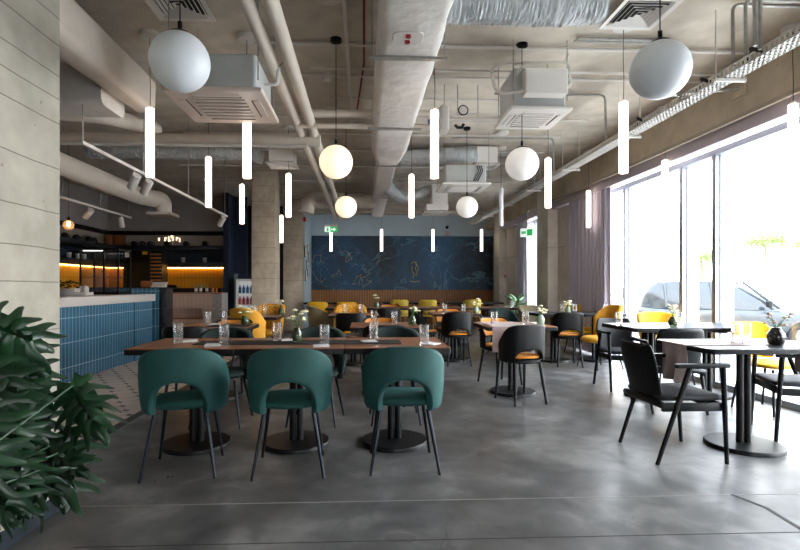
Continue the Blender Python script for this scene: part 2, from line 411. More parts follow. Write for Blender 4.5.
# rear (behind the photographer): unseen wall, window added and sized to let sky light in
struct(MB().bx(-2.05, -1.2, YF-.2, YF, 0, H).bx(3.4, XR+.3, YF-.2, YF, 0, H).bx(-1.2, 3.4, YF-.2, YF, 2.1, H).bx(-1.2, 3.4, YF-.2, YF, 0, .9).bx(-1.2, .6, YF-.2, YF, .9, 2.1).bx(XL-.3, -2.05, YF-.2, YF, 0, H).build('wall_rear', m_greywall, smooth=False))
m_frame = mat('white_window_frame', '9aa0ac', .4)
m_framed = mat('grey_window_gasket', '5d5a66', .5)
def win(name, y0, y1, mull, thin=()):
    g = MB().bx(XR+.02, XR+.026, y0, y1, .06, 2.74).build(name, m_pane, smooth=False); struct(g)
    fb = MB(); db = MB()
    fb.bx(XR-.03, XR+.08, y0, y1, 0, .07).bx(XR-.03, XR+.08, y0, y1, 2.68, 2.75)
    for y in mull:
        fb.bx(XR-.03, XR+.19, y-.03, y+.03, .07, 2.68)
        db.bx(XR-.036, XR-.03, y-.035, y-.02, .07, 2.68); db.bx(XR+.02, XR+.035, y-.036, y-.03, .07, 2.68)
    for y in thin: db.bx(XR-.01, XR+.05, y-.015, y+.015, .07, 2.68)
    f_ = fb.build('window_frame', m_frame, g, smooth=False)
    if mull or thin: db.build('window_gasket', m_framed, g, smooth=False)
win('window_1', 1.3, 9.28, [1.4, 3.2, 5.62, 6.22, 7.62])
win('window_2', 10.7, 12.55, [10.8, 11.7], [])
rg = struct(MB().bx(.6, 3.4, YF-.1, YF-.09, .9, 2.1).build('window_rear_fill', m_pane, smooth=False))
MB().bx(.6, .68, YF-.15, YF-.05, .9, 2.1).bx(1.96, 2.04, YF-.15, YF-.05, .9, 2.1).bx(3.32, 3.4, YF-.15, YF-.05, .9, 2.1).build('window_frame', m_frame, rg, smooth=False)
# outside
struct(MB().bx(XR+.35, 60, -30, 60, -.5, -.32).bx(-30, 60, -40, YF-.25, -.5, -.32).build('ground', mat('street_asphalt', 'b4b2ae', .9, var=.06), smooth=False))
struct(MB().bx(XR+.36, 8.2, -20, 30, -.35, -.14).build('pavement', mat('pale_paving', 'd0ccc6', .9, var=.06), smooth=False))

# mural and slats
mu, nt, b, v, s = base('blue_mural_paint', .5)
wv = noise(nt, v, .55, 3, .3)
bgc = ramp(nt, wv, [(.34, hexc('01141f')), (.52, hexc('033250')), (.74, hexc('065080'))])
def veins(sc, dist, wd, det=5):
    n_ = noise(nt, v, sc, det, dist); a_ = M(nt, 'ABSOLUTE', M(nt, 'SUBTRACT', n_, .5))
    r_ = nt.nodes.new('ShaderNodeMapRange'); r_.inputs['From Min'].default_value = 0; r_.inputs['From Max'].default_value = wd
    r_.inputs['To Min'].default_value = 1; r_.inputs['To Max'].default_value = 0
    nt.links.new(a_, r_.inputs['Value']); return r_.outputs[0]
c = mixc(nt, M(nt, 'MULTIPLY', veins(.8, .9, .05), .22), bgc, hexc('2f6f8f'))
c = mixc(nt, M(nt, 'MULTIPLY', M(nt, 'MAXIMUM', veins(.45, 1.6, .008), M(nt, 'MULTIPLY', veins(1.3, 1.8, .012), .35)), .5), c, hexc('6f9fb5'))
nt.links.new(c, b.inputs['Base Color'])
mural = MB().bx(-1.58, 3.95, YB-.03, YB, 1.05, 2.69).build('wall_mural', mu, smooth=False)
tag(mural, 'dark blue marbled wall mural with golden constellation lines on the back wall', 'mural')
gold = mat('gold_paint_lines', 'b39a5e', .4); gl = MB()
random.seed(3)
def star(x, z, r=.012): gl.box(x, YB-.033, z, r*2, .004, r*2)
def seg(a, b_): gl.tube([(a[0], YB-.033, a[1]), (b_[0], YB-.033, b_[1])], .004, 4)
def mp_(px, py): return ((px-364)/F*15.2, zz(py, 15.2))
for cons in [[(313, 262), (315, 256), (321, 255), (321, 261), (324, 263)], [(346, 262), (346, 258), (350, 255), (347, 252), (352, 259), (346, 262)],
             [(353, 284), (357, 277), (361, 275), (359, 283), (353, 284)], [(361, 278), (366, 277), (367, 280), (371, 282), (363, 287), (361, 278)],
             [(333, 276), (337, 274), (339, 270), (341, 275)], [(313, 272), (317, 279), (322, 282), (325, 279)]]:
    pts = [mp_(*p) for p in cons]
    if not pts: continue
    gl = MB()
    for p in pts: star(*p)
    for a_, b_ in zip(pts, pts[1:]): seg(a_, b_)
    gl.build('constellation_line', gold, mural)
gl = MB()
for st in [[(411, 264), (413, 262), (416, 262), (417, 265), (415, 268), (417, 272), (416, 276)], [(412, 266), (412, 271), (414, 274), (413, 278)], [(410, 281), (414, 282), (418, 281), (420, 282)], [(415, 263), (418, 267), (418, 271)]]:
    pts = [mp_(*p) for p in st]
    for a_, b_ in zip(pts, pts[1:]): gl.tube([(a_[0], YB-.033, a_[1]), (b_[0], YB-.033, b_[1])], .012, 4)
gl.build('golden_figure', gold, mural)
sl = MB(); x = -1.58
while x < 3.95:
    sl.bx(x, x+.032, YB-.045, YB-.015, .0, 1.05); x += .05
slo = sl.build('slat_panel', m_slat, smooth=False); tag(slo, 'vertical oak slat panelling running along the back wall under the mural', 'wall panel')
MB().bx(-1.58, 3.95, YB-.015, YB-.002, 0, 1.05).build('backing', m_slatdark, slo, smooth=False)

# curtains
m_curt = mat('mauve_grey_curtain_fabric', 'bdb8c8', .8, sheen=.3, bump=.2, bscale=200)
def curtain2(y0, y1, n, label):
    mb = MB(); N = n*8; P = []
    for j in range(9):
        t = j/8
        P.append([(3.88+.045*(.75+.35*t)*math.sin(2*PI*n*i/N+.5*math.sin(5*i/N+t)), y0+(y1-y0)*i/N+.012*math.sin(9*i/N+3*t), 2.80-(2.76)*t) for i in range(N+1)])
    mb.grid(P); return tag(mb.build('curtain', m_curt, solid=.008), label, 'curtain')
curtain2(7.74, 9.25, 11, 'long mauve grey curtain gathered beside the big window in front of the concrete column')
curtain2(11.8, 12.5, 5, 'narrow dark mauve curtain hanging at the far window behind the concrete column')
# ------------------------------------------------------------- chairs (seat front faces +y)
def shell(W, D, phi, zb, zt, drop, cut=0, arch=0, flare=.15, t=.05, zfl=.45, power=4, ex=.85, n=44, rows=8, yo=0, bulge=0., lean=0.):
    """wrap-around back: outer and inner sheets joined by a rim; cut = half width (fraction of phi) of the arched opening"""
    ph = math.radians(phi); ss = []
    for i in range(n+1):
        ss.append(-1+2*i/n)
    if cut:
        ss = [s for s in ss if abs(abs(s)-cut) > .02]
        for e in (-.012, 0, .004, .02): ss += [cut-e*1., -(cut-e*1.)]
        ss.sort()
    def pt(s, z, off):
        a = s*ph; k = 1+flare*(z-zfl)-bulge*((z-.60)/.2)**2
        sx = math.copysign(abs(math.sin(a))**ex, math.sin(a)); cy = math.copysign(abs(math.cos(a))**ex, math.cos(a))
        return Vector(((W/2*k+off)*sx, yo-(D*k+off)*cy-lean*(z-zfl), z))
    out, inn = [], []
    for s in ss:
        top = zt-drop*abs(s)**power; bot = zb
        if cut and abs(s) < cut: bot = zb+arch*math.sqrt(max(0, 1-(s/cut)**2))
        out.append([pt(s, bot+(top-bot)*j/rows, t/2) for j in range(rows+1)])
        inn.append([pt(s, bot+(top-bot)*j/rows, -t/2) for j in range(rows+1)])
    mb = MB(); nC = len(ss); R = rows+1
    vs = [p for r in out for p in r]+[p for r in inn for p in r]; o2 = nC*R; fs = []
    for i in range(nC-1):
        for j in range(rows):
            a = i*R+j; fs.append((a, a+1, a+R+1, a+R)); a += o2; fs.append((a, a+R, a+R+1, a+1))
        for j in (0, rows):
            a = i*R+j; fs.append((a, a+R, a+R+o2, a+o2))
    for i in (0, nC-1):
        for j in range(rows):
            a = i*R+j; fs.append((a, a+1, a+1+o2, a+o2))
    return mb.add(vs, fs)
def seatpad(w, d, z0, z1, r=.12, yo=0, b=.025): return MB().rslab(0, yo, z0, z1, w, d, r, b, 7)
def legs(p, m, top, foot, z, r0=.014, r1=.009, name='leg', n=10):
    for sx in (-1, 1):
        for (tx, ty), (fx, fy) in zip(top, foot):
            MB().tube([(sx*tx, ty, z), (sx*fx, fy, 0)], r0, n, r1).build(name, m, p)
def mk_velvet(mt, name='cutout_back_chair'):
    def f():
        r = empty(name, (0, 0, 0))
        shell(.485, .25, 104, .385, .795, .30, .37, .205, .10, .05, power=2.8, bulge=.055).build('backrest', mt, r, sub=1)
        seatpad(.43, .43, .395, .47, .17, .03, .03).build('seat', mt, r, sub=1)
        legs(r, m_legmetal, [(.15, -.15), (.15, .14)], [(.215, -.23), (.205, .19)], .39)
        return r
    return f
def mk_bent(inner=m_orange, seat=m_orange):
    def f():
        r = empty('bentwood_shell_chair', (0, 0, 0))
        b = shell(.44, .2, 96, .425, .79, .20, .43, .115, .12, .014, power=4, ex=.8).build('backrest', m_blackwood, r, sub=1)
        shell(.418, .188, 84, .56, .775, .17, 0, 0, .12, .014, power=4, ex=.8).build('back_pad', inner, b, sub=1)
        seatpad(.41, .41, .405, .44, .19, .02, .01).build('seat_frame', m_blackwood, r)
        seatpad(.40, .40, .44, .485, .19, .02, .02).build('seat', seat, r, sub=1)
        legs(r, m_blackwood, [(.14, -.13), (.15, .16)], [(.175, -.2), (.17, .2)], .41, .017, .012)
        return r
    return f
def mk_tub(mt, inner=None, W=.52, zt=.86, drop=.28, phi=112, leg=None, t=.06, nm='tub_armchair', seat=None, zb=.36, lean=.08):
    def f():
        r = empty(nm, (0, 0, 0))
        b = shell(W, .25, phi, zb, zt, drop, 0, 0, .3, t, power=3, lean=lean, n=36).build('backrest', mt, r, sub=1)
        if inner: shell(W-.07, .215, phi*.8, .47, zt-.02, drop*.7, 0, 0, .3, .02, power=3, lean=lean, n=36).build('back_pad', inner, b, sub=1)
        seatpad(W-.04, .47, zb, .47, .17, .03, .035).build('seat', seat or mt, r, sub=1)
        legs(r, leg or m_legmetal, [(.17, -.14), (.17, .16)], [(.22, -.22), (.21, .2)], .37)
        return r
    return f
def mk_dining(mt, W=.42, zt=.84, lg=m_slat):
    def f():
        r = empty('curved_back_chair', (0, 0, 0))
        shell(W, .19, 66, .47, zt, .07, 0, 0, .2, .045, power=6, lean=.12, n=28).build('backrest', mt, r, sub=1)
        seatpad(.43, .43, .41, .475, .12, .02, .025).build('seat', mt, r, sub=1)
        legs(r, lg, [(.16, -.14), (.16, .16)], [(.2, -.2), (.19, .19)], .415, .015, .01)
        return r
    return f
def mk_arm():
    r = empty('wooden_armchair', (0, 0, 0))
    # curved backrest panel
    P = []
    for j in range(9):
        v = j/8; z = .40+.385*v; w = .215-.03*(abs(v-.5)*2)**4 if v > .5 else .215-.02*(1-v)
        cz = .02*(1-(2*v-1)**6)
        P.append([(w*u, -.17-.22*(z-.42)-.045*(1-u*u), z) for u in [i/6-1 for i in range(13)]])
    MB().grid(P).build('backrest', m_blackwood, r, solid=.022, sub=1)
    MB().rslab(0, .015, .405, .455, .46, .44, .06, .015).build('seat', m_charcoal, r, sub=1)
    sr = MB(); sr.tube([(-.235, -.19, .385), (-.1, -.225, .40), (.1, -.225, .40), (.235, -.19, .385)], .024, 8)
    sr.box(0, .2, .375, .47, .022, .055).box(-.232, 0, .375, .022, .40, .055).box(.232, 0, .375, .022, .40, .055)
    sr.build('seat_frame', m_blackwood, r, bev=.003)
    for sx in (-1, 1):
        MB().tube([(sx*.25, .2, .64), (sx*.238, .235, 0)], .019, 10, .013).build('leg', m_blackwood, r)
        MB().tube([(sx*.25, -.02, .64), (sx*.238, -.235, 0)], .019, 10, .013).build('leg', m_blackwood, r)
        MB().rslab(sx*.252, .06, .635, .662, .048, .37, .022, .006).build('armrest', m_blackwood, r)
    return r
def mk_table(w, d, top=m_walnut, r=.012, th=.042, base=.245, h=.75):
    def f():
        t = empty('pedestal_table', (0, 0, 0))
        MB().rslab(0, 0, h-.006, h, w-.006, d-.006, r, .001).build('tabletop', top, t)
        MB().rslab(0, 0, h-th, h-.006, w, d, r, .002).build('table_edge', m_black, t)
        MB().box(0, 0, h-th-.012, w*.55, .07, .022).box(0, 0, h-th-.012, .07, d*.7, .022).build('bracket', m_black, t)
        for sx in (-1, 1): MB().lathe([(.025, .03), (.025, h-th-.01)], 16, (sx*.027, 0, 0)).build('post', m_black, t)
        MB().lathe([(base, 0), (base, .022), (base-.006, .03), (.02, .033)], 40).build('base_plate', m_black, t)
        return t
    return f
F_AWAY, F_CAM, F_R, F_L = 0, PI, -PI/2, PI/2
R_ = math.radians
T_W = mk_table(.73, .70)
def table(key, mk, x, y, label, group=None, rz=0): return inst(key, mk, (x, y, 0), rz, label, 'table', group)
g = 'walnut tables of the front row'
table('tw', T_W, -1.232, 3.74, 'walnut pedestal table at the left end of the front row', g)
table('tw', T_W, -.502, 3.74, 'walnut pedestal table in the middle of the front row', g)
table('tw', T_W, .228, 3.74, 'walnut pedestal table at the right end of the front row', g)
g = 'walnut tables behind the front row'
table('tw', T_W, -1.54, 5.33, 'walnut table behind the left front table, in front of the tall yellow chair', g)
table('tw', T_W, .22, 5.45, 'walnut table behind the right front table, with one vase of white flowers', g)
table('tw', T_W, 1.63, 5.42, 'walnut table with pink runner and green vase, right of the front row', None)
table('tw', T_W, -.15, 7.55, 'small walnut table before the quilted yellow chair in the middle distance', None)
table('tw', T_W, 1.42, 7.85, 'walnut table with two glasses and pale vase in the middle distance', None)
table('tw', T_W, -1.55, 7.2, 'walnut table beside the concrete column between two yellow chairs', None)
for i, x in enumerate((-.37, .37, 1.11, 1.85, 2.59)):
    table('tw', T_W, x, 9.85, ['walnut table at the left end of the long far row, by the beige chair', 'second walnut table from the left in the long far row', 'middle walnut table of the long far row', 'fourth walnut table from the left in the long far row', 'walnut table at the right end of the long far row, by the plant'][i], 'long row of walnut tables across the back')
T_F = mk_table(.72, .68, m_darktop)
for i, x in enumerate((-1.17, -.44, .85, 1.58, 2.5, 3.22)):
    table('tf', T_F, x, 13.0, ['dark table at the left end of the last row, by the blue side wall', 'second dark table from the left in the last row before the slats', 'third dark table from the left in the last row before the slats',
        'fourth dark table from the left in the last row before the slats', 'fifth dark table from the left in the last row before the slats', 'dark table at the right end of the last row, by the far column'][i], 'dark tables by the slatted wall')
T_N = mk_table(.66, .72, m_darktop, .03)
table('tn', T_N, 2.97, 7.72, 'dark table with white flowers in front of the curtain', 'dark tables by the curtain')
table('tn', T_N, 3.63, 7.72, 'dark table by the curtain beside the tall yellow armchair', 'dark tables by the curtain')
table('tm', mk_table(.69, .74, m_darktop, .03), 3.04, 5.22, 'dark table beside the window, left one of the pair with flowers', 'dark tables by the second window')
table('tm', None, 3.68, 5.22, 'dark table beside the window, right one of the pair, nearest the glass', 'dark tables by the second window')
table('t1', mk_table(.96, .66, m_darktop, .06, .035, .25), 2.77, 3.54, 'black table with rounded corners in the right foreground, dark ribbed vase on it')

def seat(key, mk, x, y, rz, label, group=None): return inst(key, mk, (x, y, 0), rz, label, 'chair', group)
VG = mk_velvet(m_green); g = 'green velvet chairs with their backs to the camera'
seat('vg', VG, -1.15, 3.28, R_(8), 'green velvet chair with cutout back, leftmost of the three in the foreground', g)
seat('vg', VG, -.475, 3.27, R_(4), 'green velvet chair with cutout back, middle one of the three in the foreground', g)
seat('vg', VG, .255, 3.31, R_(0), 'green velvet chair with cutout back, right one of the three in the foreground', g)
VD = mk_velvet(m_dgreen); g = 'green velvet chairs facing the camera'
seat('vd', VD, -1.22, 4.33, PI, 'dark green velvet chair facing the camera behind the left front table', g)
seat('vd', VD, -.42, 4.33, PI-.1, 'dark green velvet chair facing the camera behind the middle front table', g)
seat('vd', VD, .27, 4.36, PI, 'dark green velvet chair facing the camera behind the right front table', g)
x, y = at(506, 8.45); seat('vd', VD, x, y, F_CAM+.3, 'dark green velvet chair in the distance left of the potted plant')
BB = mk_bent()
def bent(x, y, rz, label, g=None): return seat('bb', BB, x, y, rz, label, g)
bent(-1.72, 4.98, .1, 'black shell chair at the near side of the left table in the second row')
bent(-1.5, 5.72, PI, 'black shell chair with orange pad facing the camera before the yellow chair at left')
bent(.21, 5.02, 0, 'black shell chair just behind the right dark green velvet chair')
bent(.2, 6.0, PI, 'black shell chair with orange back pad facing the camera behind the vase table')
x, y = at(352, 7.15); inst('bs', mk_bent(m_brownseat, m_brownseat), (x, y, 0), -.15, 'black shell chair with brownish seat seen from behind in the middle distance', 'chair')
bent(.41, 8.75, .1, 'black shell chair seen from behind at the long far table row')
bent(.93, 7.95, F_R, 'black shell chair turned right at the left side of the two-glass table')
bent(1.38, 7.42, .05, 'black shell chair with orange seat seen from behind at the two-glass table')
bent(1.43, 8.35, PI, 'black shell chair with orange pad facing the camera behind the two-glass table')
bent(1.585, 5.02, R_(14), 'black shell chair with orange seat seen from behind before the pink runner table')
bent(1.63, 5.95, PI+.35, 'black shell chair with orange pad facing the camera at the pink runner table')
bent(2.98, 7.25, -.12, 'black shell chair with orange seat seen from behind before the curtain')
x, y = at(390, 10.45); bent(x, y, PI, 'black shell chair with orange pad facing the camera behind the long far row')
g = 'mustard chairs by the last tables'
MU = mk_dining(m_mustard)
for i, px in enumerate((399, 427, 471)):
    x, y = at(px, 12.35); seat('mu', MU, x, y, 0, ['mustard chair in the last row, left of the three backs, below the golden figure', 'mustard chair in the last row, middle of the three backs', 'mustard chair in the last row, right of the three backs, near the column'][i], g)
YD = mk_dining(m_byellow, .44, .82, m_black)
for i, px in enumerate((318, 347)):
    x, y = at(px, 11.3); seat('yd', YD, x, y, 0, ['bright yellow chair far back on the left by the blue side wall', 'bright yellow chair far back, just right of the one by the side wall'][i], 'bright yellow chairs far back on the left')
YQ = mk_tub(m_yellow, m_yquilt, .46, .87, .22, 100)
x, y = at(350, 8.35); seat('yq', YQ, x, y, PI, 'yellow armchair with quilted inner back facing the camera behind two glasses')
x, y = at(266, 8.15); seat('yq', YQ, x, y, PI-.2, 'yellow armchair with quilted inner back facing the camera right beside the column')
x, y = at(253, 6.5); seat('yt', mk_tub(m_yellow, None, .38, .90, .20, 80, t=.06), x, y, R_(-16), 'tall yellow armchair seen from behind left of the foreground vase')
x, y = at(599, 7.15); inst('yt', None, (x, y, 0), F_L+.25, 'tall yellow armchair in front of the window turned toward the curtain table', 'chair')
x, y = at(582, 8.6); seat('by', mk_tub(m_byellow, None, .5, .84, .25, 100), x, y, PI, 'bright yellow armchair facing the camera behind the curtain table')
x, y = at(667, 6.1); inst('by', None, (x, y, 0), PI, 'bright yellow armchair by the window behind the pair of dark tables', 'chair')
x, y = at(768, 4.7); inst('yd', None, (x, y, 0), PI+.25, 'bright yellow chair by the window behind the foreground black table', 'chair')
x, y = at(325, 9.0); seat('cr', mk_tub(m_cream, None, .52, .82, .22, 112, m_slat), x, y, F_R+.25, 'beige tub chair turned right, far left of the dining room')
x, y = at(537, 8.95); inst('cr', None, (x, y, 0), PI+.4, 'beige tub chair far right, beyond the table with pink runner', 'chair')
seat('ar', mk_arm, 2.15, 3.43, F_R, 'black wooden armchair turned right in the right foreground beside the black table')
seat('ar', mk_arm, 2.9, 4.66, -.12, 'black wooden armchair seen from behind between foreground and window tables')
seat('ar', mk_arm, 2.97, 5.62, PI-.05, 'black wooden armchair facing the camera tucked under the window tables')
seat('ar', mk_arm, 3.40, 3.78, F_L-.35, 'black armchair at the right picture edge under the hanging pink cloth')

# ------------------------------------------------------------- tableware
def mk_glass():
    prof_o = [(.030, 0), (.032, .004), (.034, .05), (.036, .145)]
    n = 24; rings = []
    def ring(r, z, fl): return [((r*(1+fl*.5*(1 if k % 2 else -1)))*math.cos(2*PI*k/n), (r*(1+fl*.5*(1 if k % 2 else -1)))*math.sin(2*PI*k/n), z) for k in range(n)]
    rings = [ring(.031, 0, 0), ring(.034, .004, .03), ring(.034, .05, .035), ring(.035, .095, .03), ring(.0355, .1, 0), ring(.036, .145, 0), ring(.0335, .145, 0), ring(.033, .1, 0), ring(.030, .02, 0), ring(.005, .018, 0)]
    return MB().loft(rings).build('drinking_glass', m_crystal, ang=25)
def glass(px, d, label, group=None, z=.75):
    x, y = at(px, d); return inst('gl', mk_glass, (x, y, z+.0005), random.random(), label, 'glass', group)
def mk_napkin():
    return MB().rslab(0, 0, 0, .006, .11, .11, .004, .001).add([(-.055, -.055, .006), (.055, -.055, .006), (.05, .05, .012), (-.05, .05, .009)], [(0, 1, 2, 3)]).build('folded_napkin', m_napkin)
def napkin(px, d, label, rz=.4, group=None, z=.7505):
    x, y = at(px, d); return inst('np', mk_napkin, (x, y, z), rz, label, 'napkin', group)
def mk_vase(m, h=.1, r=.045, ribs=0):
    def f():
        prof = [(r*.62, 0), (r*.9, h*.12), (r, h*.4), (r*.95, h*.65), (r*.6, h*.88), (r*.55, h), (r*.45, h), (r*.48, h*.88), (r*.8, h*.6), (r*.8, h*.3), (.003, h*.15)]
        n = 28
        return MB().loft([[(q*(1+(.05 if ribs and k % 2 and i < 5 else 0))*math.cos(2*PI*k/n), q*(1+(.05 if ribs and k % 2 and i < 5 else 0))*math.sin(2*PI*k/n), z) for k in range(n)] for i, (q, z) in enumerate(prof)]).build('flower_vase', m)
    return f
def mk_bouquet(mp, seed, n=9, h=.16, spread=.07, vh=.1, sc=1.):
    def f():
        rnd = random.Random(seed); b = empty('flower_bunch', (0, 0, 0)); st = MB(); lf = MB(); tips = []
        for i in range(n):
            a = rnd.random()*6.28; q = spread*(.25+.75*rnd.random()); zt = h*(.6+.4*rnd.random())
            tip = Vector((q*math.cos(a), q*math.sin(a), zt)); tips.append(tip)
            st.tube([(0, 0, .02), (.006*math.cos(a), .006*math.sin(a), vh), tip*.7+Vector((0, 0, h*.25)), tip], .0016, 5)
            if i % 2: 
                c = tip*.72+Vector((0, 0, .02)); lf.sphere(c, .011, 8, 5, .4)
        st.build('stem', m_stem, b); lf.build('foliage', m_leaf2, b)
        for tip in tips:
            bl = MB()
            for k in range(6):
                a = k*1.047; bl.sphere(tip+Vector((.009*sc*math.cos(a), .009*sc*math.sin(a), .002)), .008*sc, 8, 5, .7)
            bl.sphere(tip+Vector((0, 0, .006)), .007*sc, 8, 5); bl.build('bloom', mp, b)
        return b
    return f
def vase(px, d, vkey, vm, lab, bkey, bm, blab, z=.75):
    x, y = at(px, d)
    inst(vkey, vm, (x, y, z+.0005), 0, lab, 'vase'); inst(bkey, bm, (x, y, z+.006), random.random()*6, blab, 'flowers')
VD_, VL_ = mk_vase(m_vaseg), mk_vase(m_vasel, .11, .042)
vase(297, 3.72, 'v1', mk_vase(m_vaseg, .11, .036), 'dark green glass vase standing on the front row runner', 'b1', mk_bouquet(m_petal, 4, 11, .24, .11, .11, 1.2), 'white flowers in the front row vase, nearest bunch to the camera')
vase(245, 5.35, 'v2', VD_, 'dark glass vase on the second row table before the yellow chair', 'b2', mk_bouquet(m_petal, 5, 8, .2, .10, .1, 1.2), 'white flowers in the vase before the tall yellow chair')
vase(412, 5.35, 'v2', VD_, 'dark glass vase at the right end of the second table row', 'b3', mk_bouquet(m_petal, 6, 8, .2, .09, .1, 1.2), 'white flowers leaning in the vase behind the third green chair')
vase(476, 7.6, 'v3', VL_, 'pale green vase on the walnut table with two glasses', 'b4', mk_bouquet(m_petal, 7, 8, .22, .1, .1, 1.4), 'white flowers in the pale vase beside the two glasses')
vase(540.5, 5.4, 'v3', VL_, 'pale green vase on the pink runner table', 'b5', mk_bouquet(m_petal, 8, 9, .2, .07, .1, 1.2), 'yellowish white flowers in the vase on the pink runner table')
vase(568, 7.75, 'v3', VL_, 'pale green vase on the table by the curtain', 'b6', mk_bouquet(m_petal, 9, 10, .2, .08, .1, 1.5), 'dense white flowers in front of the concrete window column')
vase(673, 5.2, 'v2', VD_, 'dark vase on the dark tables by the window', 'b7', mk_bouquet(m_petal, 10, 9, .22, .11, .1, 1.2), 'pale flowers against the bright window on the paired dark tables')
vase(776, 3.55, 'v4', mk_vase(m_vased, .125, .053, 1), 'dark ribbed vase on the black foreground table', 'b8', mk_bouquet(m_petalp, 11, 10, .22, .09, .12, 1.0), 'faded pinkish flowers in the dark ribbed vase')
vase(281, 7.25, 'v2', VD_, 'dark glass vase on the table beside the concrete column', 'b9', mk_bouquet(m_petal, 12, 6, .22, .06, .1, 1.4), 'white flowers beside the concrete column')
vase(377, 9.7, 'v3', VL_, 'pale vase on the long far table row', 'b10', mk_bouquet(m_petal, 13, 6, .26, .07, .1, 1.8), 'small white bunch on the long far table row')
for px, d, lab in [(178, 3.68, 'cut glass tumbler leftmost on the front row, behind the left green chair'), (224, 3.56, 'cut glass tumbler on the front row above the gap between left and middle green chairs'),
    (277, 3.75, 'cut glass tumbler on the front row left of the nearest vase'), (324.5, 3.56, 'cut glass tumbler on the front row right of the nearest vase'),
    (373.5, 3.85, 'cut glass tumbler on the front row above the left side of the right green chair'), (424, 3.56, 'cut glass tumbler rightmost on the front row')]: glass(px, d, lab, 'tumblers on the front row')
for px, d, lab in [(208, 5.4, 'tumbler on the second row table, left of the other one there'), (224.5, 5.5, 'tumbler on the second row table just behind a front row tumbler, before the vase'), (394.5, 5.4, 'tumbler beside the vase at the right end of the second row'),
    (374, 5.6, 'tumbler on the second row right table, left of its neighbour by the vase'), (444.5, 7.65, 'left tumbler on the two-glass walnut table'), (463.5, 7.65, 'right tumbler on the two-glass walnut table'),
    (494, 5.35, 'tumbler on the left corner of the pink runner table'), (525.5, 5.5, 'tumbler beside the vase on the pink runner table'), (562, 7.7, 'tumbler left of the dense flowers on the curtain table'), (574.5, 7.7, 'tumbler right of the dense flowers on the curtain table'),
    (605.5, 7.75, 'tumbler on the curtain table behind the tall yellow armchair'), (619, 5.3, 'tumbler on the left end of the paired window tables'), (727, 5.2, 'tumbler on the right end of the paired window tables'), (680, 5.25, 'tumbler right of the vase on the paired window tables'),
    (345, 7.5, 'left tumbler in front of the quilted yellow chair'), (361, 7.5, 'right tumbler in front of the quilted yellow chair'), (265, 7.15, 'tumbler on the table beside the concrete column'), (256, 7.2, 'tumbler in front of the concrete column, left of the other one'),
    (512, 9.7, 'tumbler on the right end of the long far table row'),
    (737, 3.6, 'left one of the two cut tumblers on the black foreground table'), (745.5, 3.68, 'right one of the two cut tumblers on the black foreground table')]: glass(px, d, lab)
for px, d, rz, lab in [(190, 3.78, .3, 'white napkin beside the leftmost front row tumbler'), (213, 3.53, .2, 'white napkin beside the second front row tumbler'), (285, 3.83, .5, 'white napkin behind the third front row tumbler'),
    (321, 3.48, .1, 'white napkin in front of the fourth front row tumbler'), (369, 3.76, .3, 'white napkin at the fifth front row tumbler'), (430.5, 3.62, .9, 'white napkin beside the rightmost front row tumbler')]: napkin(px, d, lab, rz, 'napkins on the front row')
napkin(214, 5.42, 'white napkin between the tumblers on the left second row table', .5)
napkin(536, 5.6, 'white napkin behind the vase on the pink runner table', .3)
napkin(732, 3.72, 'white napkin beside the cut tumblers on the black foreground table', .3)
def runner_x(x0, x1, y0, y1, z, m, label, hang0=0, hang1=0, wave=0., nm='table_runner'):
    P = []; path = []
    if hang0:
        for k in range(9): path.append((x0-.004-.012*(1-k/8), z-hang0+hang0*k/8))
    else: path.append((x0, z))
    n = 10
    for k in range(1, n): path.append((x0+(x1-x0)*k/n, z))
    if hang1:
        for k in range(9): path.append((x1+.004+.012*k/8, z-hang1*k/8))
    else: path.append((x1, z))
    m_ = 14; rnd = random.Random(5)
    for (x, zz_) in path:
        dr = (z-zz_)
        P.append([(x+(wave*dr*math.sin(7*j/m_*2+1.3)*1.2), y0+(y1-y0)*j/m_+wave*dr*.15*math.sin(j), zz_+.0035) for j in range(m_+1)])
    o = MB().grid(P).build(nm, m, solid=.003); return tag(o, label, 'table runner')
runner_x(-1.22, .27, 3.6, 3.86, .75, m_runner, 'long black runner lying along the three front row tables')
runner_x(-1.62, -1.2, 5.18, 5.48, .75, m_runner, 'black runner on the second row table before the tall yellow chair')
runner_x(2.265, 3.28, 3.42, 3.70, .75, m_pink, 'dusty pink runner over the black foreground table, hanging down at both ends', .27, .24, .12)
# pink cloth over the near and far edge of the walnut table
P = []
for k in range(9): P.append([(1.31+.42*j/10+.03*(1-k/8)*math.sin(j), 5.06-.004+.01*math.sin(j*1.3)*(1-k/8), .753-.26*(1-k/8)) for j in range(11)])
for k in range(1, 8): P.append([(1.31+.42*j/10, 5.06+.7*k/7, .7535) for j in range(11)])
tag(MB().grid([[(-(0) + p[0], p[1], p[2]) for p in r] for r in P]).build('table_runner', m_pink, solid=.003), 'pale pink runner draped over the walnut table, hanging toward the camera', 'table runner')
# ------------------------------------------------------------- pendants
def mk_globe(m, L=.95):
    def f():
        r = empty('globe_pendant', (0, 0, 0))      # origin at the globe's centre
        MB().sphere((0, 0, 0), .152, 40, 24).build('globe', m, r)
        MB().lathe([(.05, .138), (.052, .15), (.03, .162), (.012, .166), (.012, .21), (.003, .212)], 20).build('cap', m_black, r)
        MB().tube([(0, 0, .2), (0, 0, L)], .004, 6).build('cord', m_blackcord, r)
        MB().lathe([(.052, L), (.052, L-.03), (.035, L-.042), (.004, L-.045)], 20).build('canopy', m_black, r)
        return r
    return f
def globe(px, py, d, key, m, label, group):
    x, y = at(px, d); z = zz(py, d); inst(key+str(round(z, 1)), mk_globe(m, H-z), (x, y, z), 0, label, 'globe lamp', group)
g = 'unlit opal globe lamps'
globe(180, 62, 2.62, 'gof', m_globe_off, 'big unlit white globe pendant at upper left, closest to the camera on that side', g)
